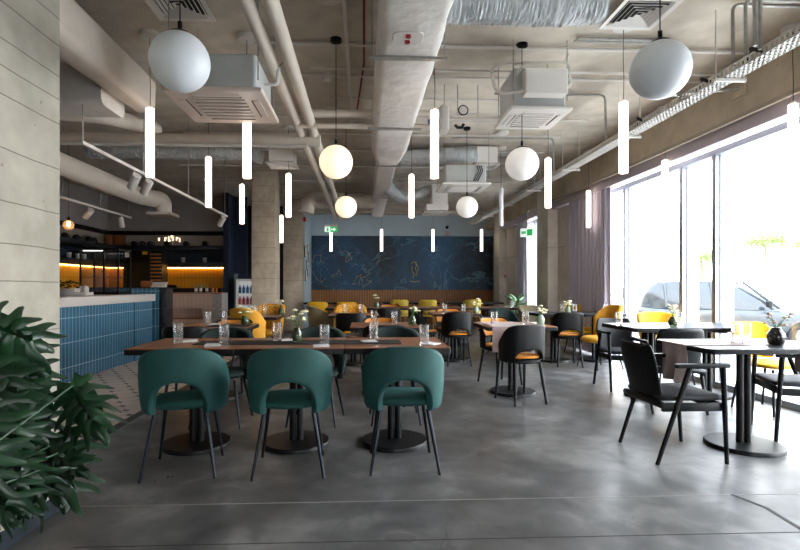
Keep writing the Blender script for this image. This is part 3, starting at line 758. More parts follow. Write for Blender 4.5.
globe(660, 70, 2.7, 'gof2', m_globe_off, 'big unlit white globe pendant at upper right near the cable tray', g)
globe(336, 162, 4.55, 'gon', m_globe_on, 'lit warm globe pendant, the higher and larger of the two glowing ones', 'lit opal globe lamps')
globe(346, 207, 7.0, 'gon2', m_globe_on, 'lit warm globe pendant, the lower and smaller of the two glowing ones', 'lit opal globe lamps')
globe(522, 164, 4.65, 'glo', m_globe_low, 'pale globe pendant hanging below the right cassette air conditioner', g)
globe(467, 207, 7.1, 'glo2', m_globe_low, 'small pale globe pendant in front of the far right wall, above the mural edge', g)
def mk_tube(m, L=.61, top=.67, disc=m_white):
    def f():
        r = empty('tube_pendant', (0, 0, 0))       # origin at the tube's lower end
        MB().lathe([(.001, 0), (.032, 0), (.037, .005), (.037, L-.005), (.032, L), (.001, L)], 24).build('tube_shade', m, r)
        MB().lathe([(.02, L-.001), (.02, L+.02), (.003, L+.025)], 12).build('cap', m_white, r)
        MB().tube([(0, 0, L), (.004, 0, L+.2), (-.003, 0, L+.4), (0, 0, L+top)], .003, 6).build('cord', m_blackcord, r)
        MB().lathe([(.001, L+top), (.085, L+top), (.085, L+top-.035), (.08, L+top-.04), (.001, L+top-.04)], 28).build('canopy', disc, r)
        return r
    return f
ZT = 2.14
TL = [(150, 4.45, 'lit tube pendant at far left hanging below the front left globe'), (247, 4.5, 'lit tube pendant in front of the left cassette air conditioner'),
 (434.5, 4.5, 'lit tube pendant just right of the central duct, nearest one there'), (623.5, 4.3, 'lit tube pendant left of the front right globe'), (793, 4.35, 'lit tube pendant at the right picture edge before the window'),
 (208.5, 6.15, 'lit tube pendant in front of the bar wall, second from the left'), (548, 6.2, 'lit tube pendant in front of the concrete window column'), (665, 6.3, 'lit tube pendant washed out against the bright window'),
 (288.5, 7.05, 'lit tube pendant beside the right edge of the hall column'), (411.5, 7.1, 'lit tube pendant below the central duct in front of the mural top'), (242, 7.8, 'lit tube pendant just left of the hall column'),
 (588.5, 8.3, 'lit tube pendant in front of the mauve curtain'), (281.5, 11.2, 'lit tube pendant half hidden behind the hall column'),
 (331, 14.0, 'lit tube pendant before the mural, leftmost of the far four, under the exit sign'), (381.5, 14.0, 'lit tube pendant before the mural, second from left of the far four'),
 (433, 14.0, 'lit tube pendant before the mural, third from left of the far four'), (481.5, 14.0, 'lit tube pendant before the mural, rightmost of the far four')]
for px, d, lab in TL:
    x, y = at(px, d)
    top = 1.19 if False else .67
    inst('tub', mk_tube(m_tube), (x, y, ZT), 0, lab, 'tube lamp', 'lit tube pendants')
x, y = at(501, 8.1); inst('tuo', mk_tube(m_tubeoff), (x, y, ZT), 0, 'unlit white tube pendant in front of the cable tray', 'tube lamp')

# ------------------------------------------------------------- ducts and pipes
def single(mb, name, m, label, cat, group=None, **k): return tag(mb.build(name, m, **k), label, cat, group)
def rect_duct(x0, x1, z0, z1, y0, y1, r=.06, steps=40, wob=.008, rnd=random.Random(2), ends=None):
    mb = MB(); rings = []
    for i in range(steps+1):
        y = y0+(y1-y0)*i/steps; k = 1
        e = 0
        if ends and i > steps-5: e = (i-(steps-5))/5*ends
        ring = []
        X0, X1, Z0, Z1 = x0+e, x1-e*.6, z0+e*.6, z1-e*.2
        for qx, qz, a0 in ((1, 1, 0), (-1, 1, 90), (-1, -1, 180), (1, -1, 270)):
            for k in range(5):
                a = math.radians(a0+90*k/4)
                cx = (X0+X1)/2+qx*((X1-X0)/2-r); cz = (Z0+Z1)/2+qz*((Z1-Z0)/2-r); q = r+rnd.uniform(-wob, wob)
                ring.append((cx+q*math.cos(a), y, cz+q*math.sin(a)))
        rings.append(ring)
    return mb.loft(rings)
cd = thing('air_duct', (0, 0, 0), 0, 'large wrapped rectangular duct running down the middle of the ceiling', 'air duct')
rect_duct(.10, .555, 2.88, 3.24, -1, 7.1, .07, 60, .009, ends=.06).build('main_section', m_foil, cd, ang=70)
rect_duct(.19, .50, 2.99, 3.22, 7.0, 13.2, .05, 30, .006).build('narrow_section', m_foil, cd, ang=70)
for y in (3.72, 5.4): MB().box(.33, y, 2.868, .58, .035, .02).build('strap_bar', m_galv, cd)
for y in (7.55, 10.3): MB().box(.345, y, 2.98, .42, .03, .015).build('strap_bar', m_galv, cd)
# little access window with red wing nuts under the duct
MB().rslab(.30, 3.42, 2.868, 2.882, .21, .17, .05, .004).build('access_hatch', m_white, cd)
for y in (3.38, 3.46):
    MB().box(.30, y, 2.862, .035, .022, .014).box(.30, y, 2.862, .022, .035, .014).build('wing_nut', m_red, cd)
for x in (.06, .6):
    for y in (3.72,): MB().tube([(x, y, 2.86), (x, y, H)], .005, 6).build('hanger_rod', m_galv, cd)
for x in (.15, .54):
    for y in (7.55, 10.3): MB().tube([(x, y, 2.975), (x, y, H)], .005, 6).build('hanger_rod', m_galv, cd)
ld = thing('air_duct', (-2.4, 3, 2.8), 0, 'cream boxy duct running diagonally in view at the upper left beside the near wall', 'air duct')
for mb, nm in ((rect_duct(.17, .43, .0, .36, -6, 1.85, .075, 30, .006, ends=.03), 'main_section'),):
    mb.build(nm, m_warmwhite, ld, ang=70)
rd = MB(); rings = []
for i in range(25):
    x = -2.05+(-3.9*i/24) ; ring = []
    for qy, qz, a0 in ((1, 1, 0), (-1, 1, 90), (-1, -1, 180), (1, -1, 270)):
        for k in range(5):
            a = math.radians(a0+90*k/4); ring.append((x+2.22, 1.55+qy*.14+.07*math.cos(a), (.105+qz*.115+.07*math.sin(a))))
    rings.append(ring)
rd.loft(rings).build('side_branch', m_foil, ld, ang=70)
MB().tube([(-1.0, 1.45, -.01), (-.45, 1.62, -.01)], .014, 8).build('strap_bar', m_white, ld)
for x, y in ((-1.0, 1.45), (-.45, 1.62)): MB().tube([(x, y, -.01), (x, y, .62)], .005, 6).build('hanger_rod', m_galv, ld)
single(MB().tube(fil([(-4.6, 5.3, 2.98), (-3.2, 5.3, 2.98), (-2.75, 5.5, 3.0), (-2.7, 6.6, 3.2)], .4, 8), .09, 20), 'round_duct', m_warmwhite, 'round cream duct curving behind the boxy duct at the upper left', 'air duct', ang=60)
bd = thing('round_duct', (-3.86, 5, 2.72), 0, 'big round duct sloping toward the bar wall at the left, ending in an elbow', 'air duct')
MB().tube(fil([(0, -3, 0), (0, 3.85, 0), (.25, 4.15, 0), (.25, 4.15, -.26)], .25, 8), .145, 24).build('main_section', m_warmwhite, bd, ang=60)
MB().box(.25, 4.15, -.27, .42, .42, .05).build('outlet_plate', m_warmwhite, bd)
dc = MB().lathe([(.001, 0), (.09, 0), (.09, .006), (.001, .006)], 24).build('access_cap', m_white, bd); dc.location = (.03, .9, -.152)
def pipe(pts, r, m, label, cat='pipe', r_=.08, nm='ceiling_pipe', n=14, group=None): return single(MB().tube(fil(pts, r_), r, n), nm, m, label, cat, group)
g = 'painted pipes along the ceiling'
pipe([(-.59, -1, 2.97), (-.59, 13.4, 2.97)], .055, m_warmwhite, 'thick painted pipe running away from the camera, right one of the pair', group=g)
pipe([(-.74, -1, 2.97), (-.74, 13.4, 2.97)], .05, m_warmwhite, 'thick painted pipe running away from the camera, left one of the pair', group=g)
pipe([(-6.3, 6.0, 2.9), (-.52, 6.0, 2.9)], .072, m_warmwhite, 'long thick painted pipe crossing from the left wall to the parallel pair', group=g)
pipe([(-6.3, 5.86, 2.80), (-.66, 5.86, 2.80)], .022, m_white, 'thin painted pipe just under the long crossing pipe', group=g)
pipe([(-.74, 5.4, 2.97), (-.74, 5.4, 3.03), (-.0, 5.4, 3.03), (.86, 5.4, 3.03)], .042, m_warmwhite, 'painted pipe crossing under the central duct, upper of the two', group=g)
pipe([(-.74, 5.52, 2.93), (.78, 5.52, 2.93)], .03, m_warmwhite, 'painted pipe crossing under the central duct, lower of the two', group=g)
single(MB().rslab(.87, 5.46, 2.86, 3.12, .10, .24, .03, .008), 'pipe_box', m_white, 'white box at the right end of the two crossing pipes beside a tube pendant', 'box')
pipe([(-.15, -.5, 3.28), (-.15, 5.8, 3.28), (-.15, 5.8, 3.05)], .016, m_white, 'thin white conduit running along the ceiling left of the central duct', 'conduit')
pipe([(.0, .5, 3.39), (.0, 5.0, 3.39), (-.1, 6.5, 3.39), (-.6, 6.5, 3.39)], .011, m_redpipe, 'thin red pipe on the ceiling left of the central duct')
for i, (d, x0, x1, z, r) in enumerate([(4.6, -1.0, 3.6, 3.385, .016), (5.05, -.55, 3.7, 3.36, .012), (5.28, -.8, 3.7, 3.385, .014), (5.9, -.4, 2.4, 3.385, .010), (6.6, -1.9, 3.0, 3.39, .012), (7.3, -2.6, 2.9, 3.38, .012), (8.2, -3.2, 3.0, 3.385, .014), (9.3, -3.4, 3.2, 3.385, .014), (10.6, -3.4, 3.0, 3.385, .016)]):
    y = d
    pipe([(x0, y, z), (x1, y, z)], r, m_white, ['pale ceiling conduit carrying the nearest globe canopies', 'second pale conduit across the ceiling, counted from the camera', 'third pale conduit across the ceiling, counted from the camera',
      'short thin conduit across the ceiling above the valve assembly', 'fifth pale conduit across the ceiling, over the long crossing pipe', 'sixth conduit across the ceiling, by the small globes', 'seventh conduit across the ceiling, above the diffuser boxes', 'eighth conduit across the ceiling, far back', 'last conduit across the ceiling before the back wall'][i], 'conduit', nm='conduit', n=10)
# conduits that bend down to the cable tray
for i, (y, x0, xb, zt) in enumerate([(2.9, 1.9, 3.02, 2.93), (3.45, 1.6, 2.78, 2.93), (3.5, 1.6, 2.86, 2.93), (3.75, 3.7, 2.95, 2.93), (3.82, 3.7, 2.9, 2.93), (4.4, 1.9, 2.83, 2.93), (4.45, 1.9, 2.88, 2.93), (5.7, 1.5, 2.8, 2.93), (7.4, 1.3, 2.84, 2.93), (8.3, 1.3, 2.84, 2.93), (8.4, 1.4, 2.9, 2.93)]):
    zt = 2.89
    pipe([(x0, y, 3.385), (xb, y, 3.385), (xb+.02, y+.02, zt)], .014, m_galv,
     'grey conduit bending down to the cable tray, ' + ['nearest of all', 'first of the second pair', 'second of the second pair', 'first one arriving from the right', 'second one arriving from the right', 'first of the pair behind the big globe', 'second of the pair behind the big globe', 'above the pale globe', 'left of the tray beyond the column', 'first of the far pair', 'second of the far pair'][i], 'conduit', .06, 'conduit', 10)
fx = MB(); rings = []
def flex(pts, r, amp=.012, pitch=.035, seed=1):
    """crinkled flexible duct along a smooth path"""
    pts = fil(pts, .35, 12); rnd = random.Random(seed); dens = []
    for a, b in zip(pts, pts[1:]):
        L = (b-a).length; k = max(1, int(L/(pitch/2)))
        for q in range(k): dens.append(a+(b-a)*q/k)
    dens.append(pts[-1]); mb = MB(); rings = []; up = None
    for i, p in enumerate(dens):
        t = (dens[min(i+1, len(dens)-1)]-dens[max(i-1, 0)]).normalized()
        if up is None: up = Vector((0, 0, 1)) if abs(t.z) < .9 else Vector((1, 0, 0))
        a = (up-t*up.dot(t)).normalized(); b = t.cross(a); up = a
        rr = r+(amp if i % 2 else -amp)
        rings.append([p+(a*math.cos(2*PI*j/22)+b*math.sin(2*PI*j/22))*(rr+rnd.uniform(-amp, amp)*.8) for j in range(22)])
    return mb.loft(rings)
def flexd(pts, r, label, **k): return single(flex(pts, r, amp=.006, pitch=.03, **k), 'flexible_duct', m_flex, label, 'flexible duct', ang=80)
flexd([(.6, 3.6, 3.24), (1.45, 3.6, 3.24), (1.74, 3.58, 3.26)], .155, 'silver crinkled flexible duct at the top edge joining the central duct to the right diffuser')
flexd([(.55, 7.85, 3.18), (1.78, 7.85, 3.26)], .125, 'wide crinkled flexible duct right of the central duct ending at a box diffuser')
flexd([(.4, 9.6, 3.12), (.75, 9.7, 2.85), (1.25, 9.65, 3.0), (1.45, 9.65, 3.05)], .12, 'curved crinkled flexible duct beyond the third cassette air conditioner')
flexd([(-3.9, 7.2, 3.06), (-1.7, 7.2, 3.06), (-1.45, 7.2, 3.0)], .09, 'crinkled flexible duct left of the hall column leading to the small diffuser')
flexd([(-3.1, 3.3, 3.3), (-1.5, 3.4, 3.3)], .06, 'silver flexible hose at the upper left picture edge')
single(MB().tube(fil([(.25, 11.3, 3.1), (-.9, 11.3, 3.1), (-1.25, 11.3, 3.1), (-1.3, 11.3, 2.82)], .3, 10), .17, 22), 'round_duct', m_warmwhite, 'round duct with elbow beyond the lit globe, left of the central duct', 'air duct', ang=60)

def diffuser(x, y, z, s, label, boxh=.0, rings_=5, nm='ceiling_diffuser'):
    t = thing(nm, (x, y, z), 0, label, 'air vent')
    def sq(a, z0, z1, w): 
        mb = MB()
        # inclined frame ring
        o = [(-a, -a, z0), (a, -a, z0), (a, a, z0), (-a, a, z0)]; i = [(-a+w, -a+w, z1), (a-w, -a+w, z1), (a-w, a-w, z1), (-a+w, a-w, z1)]
        return mb.add(o+i, [(k, (k+1) % 4, 4+(k+1) % 4, 4+k) for k in range(4)])
    sq(s/2, 0, .008, s*.09).build('frame', m_plastic, t, solid=.006, smooth=False)
    for k in range(rings_):
        a = s*(.40-.08*k); sq(a, -.004, .012, s*.036).build('louvre', m_plastic, t, solid=.003, smooth=False)
    MB().box(0, 0, .035+max(boxh, .03)/2, s*.82, s*.82, max(boxh, .03)).build('plenum_box', m_plastic if boxh > .05 else m_dark, t)  # thin version is dark to paint the shade between louvres
    return t
x, y = at(178, 3.92); diffuser(x, y, 3.37, .46, 'square louvred ceiling diffuser above the upper left globe')
x, y = at(638, 4.08); diffuser(x, y-.02, 3.37, .46, 'square louvred ceiling diffuser at upper right beside the flexible duct')
x, y = at(485, 8.1); diffuser(x, y, 3.10, .40, 'small square diffuser under a white box at the end of the wide flexible duct', .25)
x, y = at(283, 7.2); diffuser(x, y, 2.90, .42, 'small square diffuser under the flexible duct beside the hall column', .16)
x, y = at(436, 9.6); diffuser(x, y, 2.56, .50, 'far square diffuser hanging lower than the others, above the mural', .12)
single(MB().rslab(x+.05, y, 2.72, 3.1, .3, .3, .02, .005), 'duct_box', m_plastic, 'white duct box above the lowest far diffuser', 'duct box')
x, y = at(487, 8.1)
def cassette(x, y, z, s, hb, m, label, cover=None):
    t = thing('cassette_air_conditioner', (x, y, z), 0, label, 'air conditioner')
    MB().rslab(0, 0, 0, .035, s, s, .02, .008).build('fascia', m, t)
    MB().rslab(0, 0, .035, .035+hb, s*.84, s*.84, .03, .006).build('body', m_galvlight, t)
    gr = MB().bx(-s*.27, s*.27, -s*.27, s*.27, -.004, .001).build('grille', m_greyplastic2, t, smooth=False)
    gb = MB()
    for k in range(6): yy = -s*.25+k*s*.1; gb.bx(-s*.27, s*.27, yy-.012*s/.73, yy+.012*s/.73, -.012, -.003)
    gb.build('grille_bar', m, gr, smooth=False)
    for a in range(4):
        fl = MB().rslab(0, s*.385, -.006, .002, s*.5, s*.075, .02, .002); o = fl.build('air_flap', m, t); o.rotation_euler = (0, 0, a*PI/2)
        o2 = MB().bx(-s*.25, s*.25, s*.335, s*.345, -.005, .002).build('vent_slot', m_dark, t, smooth=False); o2.rotation_euler = (0, 0, a*PI/2)
    return t
m_galvlight = mat('pale_galvanised_steel', 'b4b6b4', .5, var=.06, vscale=8)
m_greyplastic2 = mat('air_grille_plastic', '9a9088', .6)
(x0, y0), (x1, y1) = at(162.8, 3.69), at(278, 4.45)
t = cassette((x0+x1)/2, (y0+y1)/2, CH+1.445, .74, .27, m_glowplastic, 'glow-tinted cassette air conditioner on the left in front of the big left globe')
for a in (-.33, .33):
    for b_ in (-.33, .33): MB().tube([(a, b_, .1), (a, b_, H-CH-1.445)], .005, 6).build('hanger_rod', m_galv, t)
MB().tube(fil([(.30, .0, .2), (.42, .0, .2), (.42, .0, .32), (.5, 0, .42)], .04), .014, 8).build('drain_pipe', m_white, t)
(x0, y0), (x1, y1) = at(509, 4.55), at(551, 5.1)
t = cassette((x0+x1)/2, (y0+y1)/2, CH+1.6, .58, .36, m_plastic, 'white cassette air conditioner on the right above the pale globe')
MB().rslab(.0, -.36, .10, .32, .38, .12, .01, .004).build('control_box', m_plastic, t)
MB().tube(fil([(-.17, -.37, .14), (-.42, -.3, .12), (-.45, -.2, .4), (-.3, -.1, .5), (.3, -.1, .52), (.32, -.1, .60)], .15), .014, 8).build('drain_pipe', m_white, t)
MB().tube(fil([(.19, -.36, .16), (.24, -.36, .2), (.22, -.36, .4), (-.2, -.36, .38), (-.22, -.3, .3)], .06), .01, 8).build('drain_pipe', m_white, t)
for a in (-.25, .25):
    for b_ in (-.25, .25): MB().tube([(a, b_, .1), (a, b_, H-CH-1.6)], .005, 6).build('hanger_rod', m_galv, t)
(x0, y0), (x1, y1) = at(442, 7.3), at(479, 8.06)
t = cassette((x0+x1)/2, (y0+y1)/2-.05, CH+1.48, .72, .26, m_plastic, 'far white cassette air conditioner above the small pale globe')
for k in range(3): MB().tube(fil([(.16+.03*k, -.31, .28), (.18+.03*k, -.34, .2), (.10+.03*k, -.34, .05)], .04), .008, 6).build('black_hose', m_black, t)
for a in (-.33, .33):
    for b_ in (-.33, .33): MB().tube([(a, b_, .1), (a, b_, H-CH-1.48)], .005, 6).build('hanger_rod', m_galv, t)

# ------------------------------------------------------------- cable tray
ct = thing('cable_tray', (2.98, 2.2, 2.86), 0, 'long perforated white cable tray running away along the window side of the ceiling', 'cable tray')
L = 11.4
for sx, nm in ((-.075, 'side_rail'), (.075, 'side_rail')):
    rb = MB().bx(sx-.003, sx+.003, 0, L, 0, .012).bx(sx-.003, sx+.003, 0, L, .045, .06); 
    k = 0.
    while k < L: rb.bx(sx-.003, sx+.003, k, k+.018, .01, .046); k += .045
    rb.build(nm, m_white, ct, smooth=False)
rb = MB(); k = 0.
for q in (-.07, -.035, 0, .035, .07): rb.bx(q-.008, q+.008, 0, L, 0, .003)
while k < L: rb.bx(-.075, .075, k, k+.02, 0, .003); k += .05
rb.build('perforated_floor', m_white, ct, smooth=False)
rnd = random.Random(4)
for c in range(5):
    pts = [(rnd.uniform(-.05, .05), L*i/24, .012+.01*rnd.random()+.012*c/2) for i in range(25)]
    MB().tube(fil(pts, .2, 3), .009, 6).build('cable', m_blackcord if c != 2 else m_greyplastic, ct)
for i, yy in enumerate((.15, 1.75, 3.3, 4.9, 6.5, 8.1, 9.7)):
    MB().bx(-.12, .14, yy, yy+.03, -.02, 0).tube([(-.11, yy+.015, -.03), (-.11, yy+.015, .56)], .005, 6).tube([(.13, yy+.015, -.03), (.13, yy+.015, .56)], .005, 6).build('hanger_bracket', m_white, ct)
for i, yy in enumerate((1.35, 1.9, 2.9)):
    MB().tube(fil([(-.06, yy, .03), (-.11, yy+.05, .08), (-.02, yy+.14, .10), (.0, yy+.3, .03)], .05), .014, 8).build('cable_loop', m_blackcord, ct)
# small ceiling fittings
def disc(px, py_, d, r, label, m=m_white, h=.04):
    x, y = at(px, d); return single(MB().lathe([(.001, 0), (r, 0), (r, -h*.7), (r*.8, -h), (.001, -h)], 28, (x, y, H)), 'ceiling_disc', m, label, 'ceiling fitting')
disc(327, 0, 5.3, .05, 'small white smoke detector between the pipe pair and the central duct', m_plastic, .07)
disc(329, 0, 3.85, .11, 'round white disc on the ceiling at the top edge of the photo')
disc(508, 0, 6.7, .12, 'round white disc on the ceiling right of the wide flexible duct')
disc(502, 0, 7.3, .10, 'round white canopy disc just beyond the other disc by the flexible duct')
x, y = at(790, 4.3)
# wall sleeve box on window beam
sb = thing('wall_sleeve', (3.74, at(745, 5.0)[1], 3.14), 0, 'square sleeve plate with a pipe stub on the concrete beam above the window', 'pipe fitting')
MB().box(0, 0, 0, .02, .2, .16).build('plate', m_beam, sb, bev=.003)
MB().tube([(-.01, 0, 0), (-.75, .05, -.06)], .018, 10).build('pipe_stub', m_galv, sb)
# valve assembly
(x, y) = at(462, 5.6)
va = thing('valve_assembly', (x, y, zz(116, 5.6)), 0, 'sprinkler valve assembly with round gauge, blue and red handles near the ceiling', 'valves')
MB().tube([(-.32, 0, .02), (.45, 0, .02)], .014, 10).tube([(-.32, 0, -.06), (.45, 0, -.06)], .014, 10).build('pipe', m_white, va)
for k, xx in enumerate((-.2, -.05, .18)): MB().tube([(xx, 0, .0), (xx, 0, H-zz(116, 5.6))], .005, 6).build('hanger_rod', m_galv, va)
MB().tube([(.0, -.02, .04), (.0, -.07, .04)], .055, 20).build('gauge', m_plastic, va)
MB().tube([(.0, -.065, .04), (.0, -.072, .04)], .058, 20).add([], []).build('gauge_rim', m_black, va)
MB().tube([(.0, -.07, .04), (.0, -.074, .04)], .046, 20).build('gauge_face', m_plastic, va)
MB().box(-.34, -.02, .03, .06, .05, .03).box(-.36, -.02, -.08, .05, .05, .05).build('blue_valve', m_blueplastic, va, bev=.004)
MB().box(-.345, -.03, -.02, .05, .05, .05).build('red_valve', m_red, va, bev=.004)
MB().tube([(-.2, 0, -.07), (-.2, 0, -.14)], .03, 10).tube([(-.08, 0, -.1), (-.05, 0, -.13), (.0, 0, -.13), (.02, 0, -.09)], .018, 8).build('black_valve', m_black, va)
# exit signs
m_exitg = mat('green_exit_sign', '2f9d5a', .4, emit=hexc('2fae62'), es=.6); m_exitw = mat('white_exit_pictogram', 'e8f2ea', .4, emit=(.9, 1, .92), es=.6)
x, y = at(331, 11.8); zc = zz(229.5, 11.8)
ex = thing('exit_sign', (x, y, zc), 0, 'green and white exit sign with arrow hanging in front of the blue back wall', 'exit sign')
MB().bx(-.15, .15, -.02, .02, -.065, .065).build('sign_body', m_exitg, ex)
MB().bx(-.15, .15, -.022, .022, .065, .12).build('housing', m_plastic, ex)
MB().bx(-.145, -.02, -.025, -.021, -.06, .06).build('pictogram_panel', m_exitw, ex, smooth=False)
MB().bx(.0, .07, -.026, -.021, -.014, .014).add([(.065, -.026, -.042), (.065, -.026, .042), (.115, -.026, 0), (.065, -.021, -.042), (.065, -.021, .042), (.115, -.021, 0)], [(0, 2, 1), (3, 4, 5), (0, 1, 4, 3), (1, 2, 5, 4), (2, 0, 3, 5)]).build('arrow', m_exitw, ex, smooth=False)
MB().bx(-.10, -.055, -.028, -.024, -.05, .04).tube([(-.075, -.026, .02), (-.085, -.026, -.01), (-.10, -.026, -.03)], .006, 6).build('running_figure', m_exitg, ex, smooth=False)
for sx in (-.12, .12): MB().tube([(sx, 0, .11), (sx, 0, H-zc)], .005, 6).build('hanger_rod', m_galv, ex)
x, y = at(531.5, 10.9); zc = zz(232.5, 10.9)
e2 = thing('exit_sign', (3.55, y, zc), 1.0, 'green and white exit sign hanging by the far window behind the column', 'exit sign')
MB().bx(-.02, .02, -.14, .14, -.09, .09).build('sign_body', m_exitw, e2); MB().bx(-.026, -.02, -.12, .0, -.07, .07).build('green_panel', m_exitg, e2, smooth=False)
MB().bx(-.026, -.02, .02, .12, -.03, .03).build('arrow', m_exitg, e2, smooth=False)
MB().tube(fil([(0, 0, .09), (0, 0, .42), (.08, .0, .47), (.13, 0, .47)], .06), .012, 8).build('hanger_rod', m_galv, e2)
# alarm sounders and sensors
def blob(px, py, d, r, m, name, label, cat, axis='y'):
    x, y = at(px, d); mb = MB(); mb.lathe([(.001, 0), (r, 0), (r, .03), (r*.6, .06), (.001, .065)], 20, mtx=Matrix.Rotation(PI/2, 4, 'X') if axis == 'y' else (Matrix.Rotation(-PI/2, 4, 'Y') if axis == '-x' else Matrix.Rotation(PI/2, 4, 'Y')))
    return single(mb, name, m, label, cat, loc=None), (x, y, zz(py, d))
def place(px, py, d, r, m, name, label, cat, axis='y', xx=None, yy=None):
    o, p = blob(px, py, d, r, m, name, label, cat, axis); o.location = (p[0] if xx is None else xx, p[1] if yy is None else yy, p[2])
place(305, 219, 13.2, .07, m_red, 'fire_alarm', 'red fire alarm sounder on the edge of the blue side wall', 'alarm', 'x', -1.6, 13.36)
place(447.5, 227, 15.2, .05, m_black, 'alarm_sensor', 'small black sensor on the blue back wall above the mural', 'sensor', 'y', None, YB)
place(447.5, 233.5, 15.2, .07, mat('pink_plastic', 'b79a9a', .5), 'alarm_sounder', 'small pinkish round sounder on the blue back wall above the mural', 'alarm', 'y', None, YB)
place(510.5, 280, 13.7, .06, m_red, 'fire_alarm', 'red fire call button on the far concrete column, the lower one', 'alarm', 'y', None, 13.75)
place(507.5, 275.5, 13.7, .05, mat('pale_red_plastic', 'c08a88', .5), 'alarm_sign', 'pale red marker on the far concrete column above the call button', 'sign', 'y', None, 13.75)
# tracks with spotlights
def track(p0, p1, label, spots, z, drops):
    t = thing('track_light', (p0[0], p0[1], z), 0, label, 'track light'); d = Vector((p1[0]-p0[0], p1[1]-p0[1], 0)); L = d.length
    MB().box(0, L/2, 0, .035, L, .03).build('track', m_white, t)
    for k in drops: MB().tube([(0, k, .01), (0, k, H-z)], .006, 6).build('hanger_rod', m_galv, t)
    for k, (yy, rx, ry) in enumerate(spots):
        MB().tube([(0, yy, -.01), (0, yy, -.07)], .012, 8).build('spot_arm', m_white, t)
        R = Euler((R_(rx), R_(ry), 0)).to_matrix().to_4x4(); R.translation = Vector((0, yy, -.13))
        MB().lathe([(.042, -.09), (.045, -.085), (.045, .085), (.04, .09)], 20, mtx=R).build('spot_head', m_white, t)
    return t
track((-2.41, 4.37), (-2.41, 8.9), 'white lighting track with spotlights hanging before the bar, the nearer one', [(.98, 30, 40), (1.28, 30, 40), (4.2, 30, 40)], CH+1.225, [.02, 1.2, 2.6, 4.4])
track((-4.25, 7.15), (-4.25, 9.3), 'white lighting track with two spotlights close to the left bar wall', [(.75, 20, 50), (1.8, 10, -5)], CH+1.245, [.1, 1.1, 2.05])
# plug box with conduit on the corridor column
x, y = at(292, 13.2)
pb = thing('socket_box', (x, 13.06, zz(276, 13.2)), 0, 'white socket box with conduit running up the pale corridor column', 'socket')
MB().box(0, -.03, 0, .13, .05, .24).build('socket', m_plastic, pb, bev=.005); MB().box(0, -.057, .05, .05, .006, .05).box(0, -.057, -.05, .05, .006, .05).build('socket_hole', m_greyplastic, pb)
MB().tube([(0, -.02, .12), (0, -.02, 1.9)], .014, 8).build('conduit', m_white, pb)
# picture frames on the blue side wall
for i, (yy, z, w_, h_) in enumerate([(13.6, 2.1, .25, .3), (13.95, 1.75, .2, .26), (13.7, 1.45, .2, .3), (14.15, 2.2, .2, .25), (14.3, 1.6, .22, .3), (14.5, 2.0, .2, .3)]):
    pf = thing('picture_frame', (-1.6, yy, z), 0, 'small framed picture on the pale blue side wall, ' + ['top one nearest the corner', 'middle one of the nearer group', 'lowest of the nearer group', 'topmost farther in', 'lowest farther in', 'nearest to the mural'][i], 'picture')
    MB().box(.012, 0, 0, .02, w_, h_).build('frame', m_black, pf); MB().box(.024, 0, 0, .004, w_-.03, h_-.03).build('print', m_plastic, pf)
# ------------------------------------------------------------- bar
BLUE = hexc('315a70'); BL_G = hexc('8ba0b0')
m_btile = tilemat('blue_bar_tiles', 1, .075, .30, BLUE, BL_G, .005, .18)
m_btilex = tilemat('blue_bar_end_tiles', 0, .075, .30, BLUE, BL_G, .005, .18)
m_ktilex = tilemat('black_bar_tiles', 0, .20, .30, hexc('15171c'), hexc('262a30'), .004, .2)
m_ptile = tilemat('pinkish_cabinet_tiles', 0, .09, .33, hexc('c4ab9c'), hexc('a38c7f'), .006, .4, .05)
m_wtile = tilemat('beige_wall_tiles', 0, .09, .60, hexc('a89a8e'), hexc('8c8076'), .006, .4, .06)
m_wtiley = tilemat('beige_side_wall_tiles', 1, .09, .60, hexc('a89a8e'), hexc('8c8076'), .006, .4, .06)
m_dtile = tilemat('dark_teal_wall_tiles', 0, .09, .60, hexc('1c2a36'), hexc('0f161d'), .006, .25, .1)
m_dtiley = tilemat('dark_teal_side_wall_tiles', 1, .09, .60, hexc('1c2a36'), hexc('0f161d'), .006, .25, .1)
m_ytile = tilemat('ochre_backsplash_tiles', 0, .09, .60, hexc('c98612'), hexc('8a5a0a'), .006, .4, .05)
m_ytiley = tilemat('ochre_side_backsplash_tiles', 1, .09, .60, hexc('c98612'), hexc('8a5a0a'), .006, .4, .05)
m_terr = concrete('speckled_terrazzo', hexc('8a8885'), hexc('b3b0ac'), 30, False, .4)
m_slab = mat('pale_stone_countertop', 'b5afa9', .35, var=.04, vscale=3)
bc = thing('bar_counter', (-3.58, 4, 0), 0, 'long bar counter faced with blue vertical tiles under a pale stone top', 'bar counter')
MB().bx(-.95, 0, 0, 3.95, 0, .92).build('tiled_front', m_btile, bc, smooth=False)
MB().bx(-1.0, .07, -.3, 4.58, .92, 1.035).build('countertop', m_slab, bc, bev=.006)
MB().bx(-.95, .02, 3.95, 4.56, 0, .92).build('end_panel', m_btile, bc, smooth=False)
bb = thing('bar_block', (-3.55, 8.95, 0), 0, 'tall black tiled block with blue tiled corner at the end of the bar', 'bar block')
MB().bx(-1.1, .15, -.20, .1, 0, 1.13).build('block', m_ktilex, bb, smooth=False)
MB().bx(-1.1, .03, -.22, -.20, 0, 1.13).build('blue_cladding', m_btilex, bb, smooth=False)
MB().bx(-1.12, .17, -.23, .12, 1.13, 1.145).build('block_top', m_dark, bb, smooth=False)
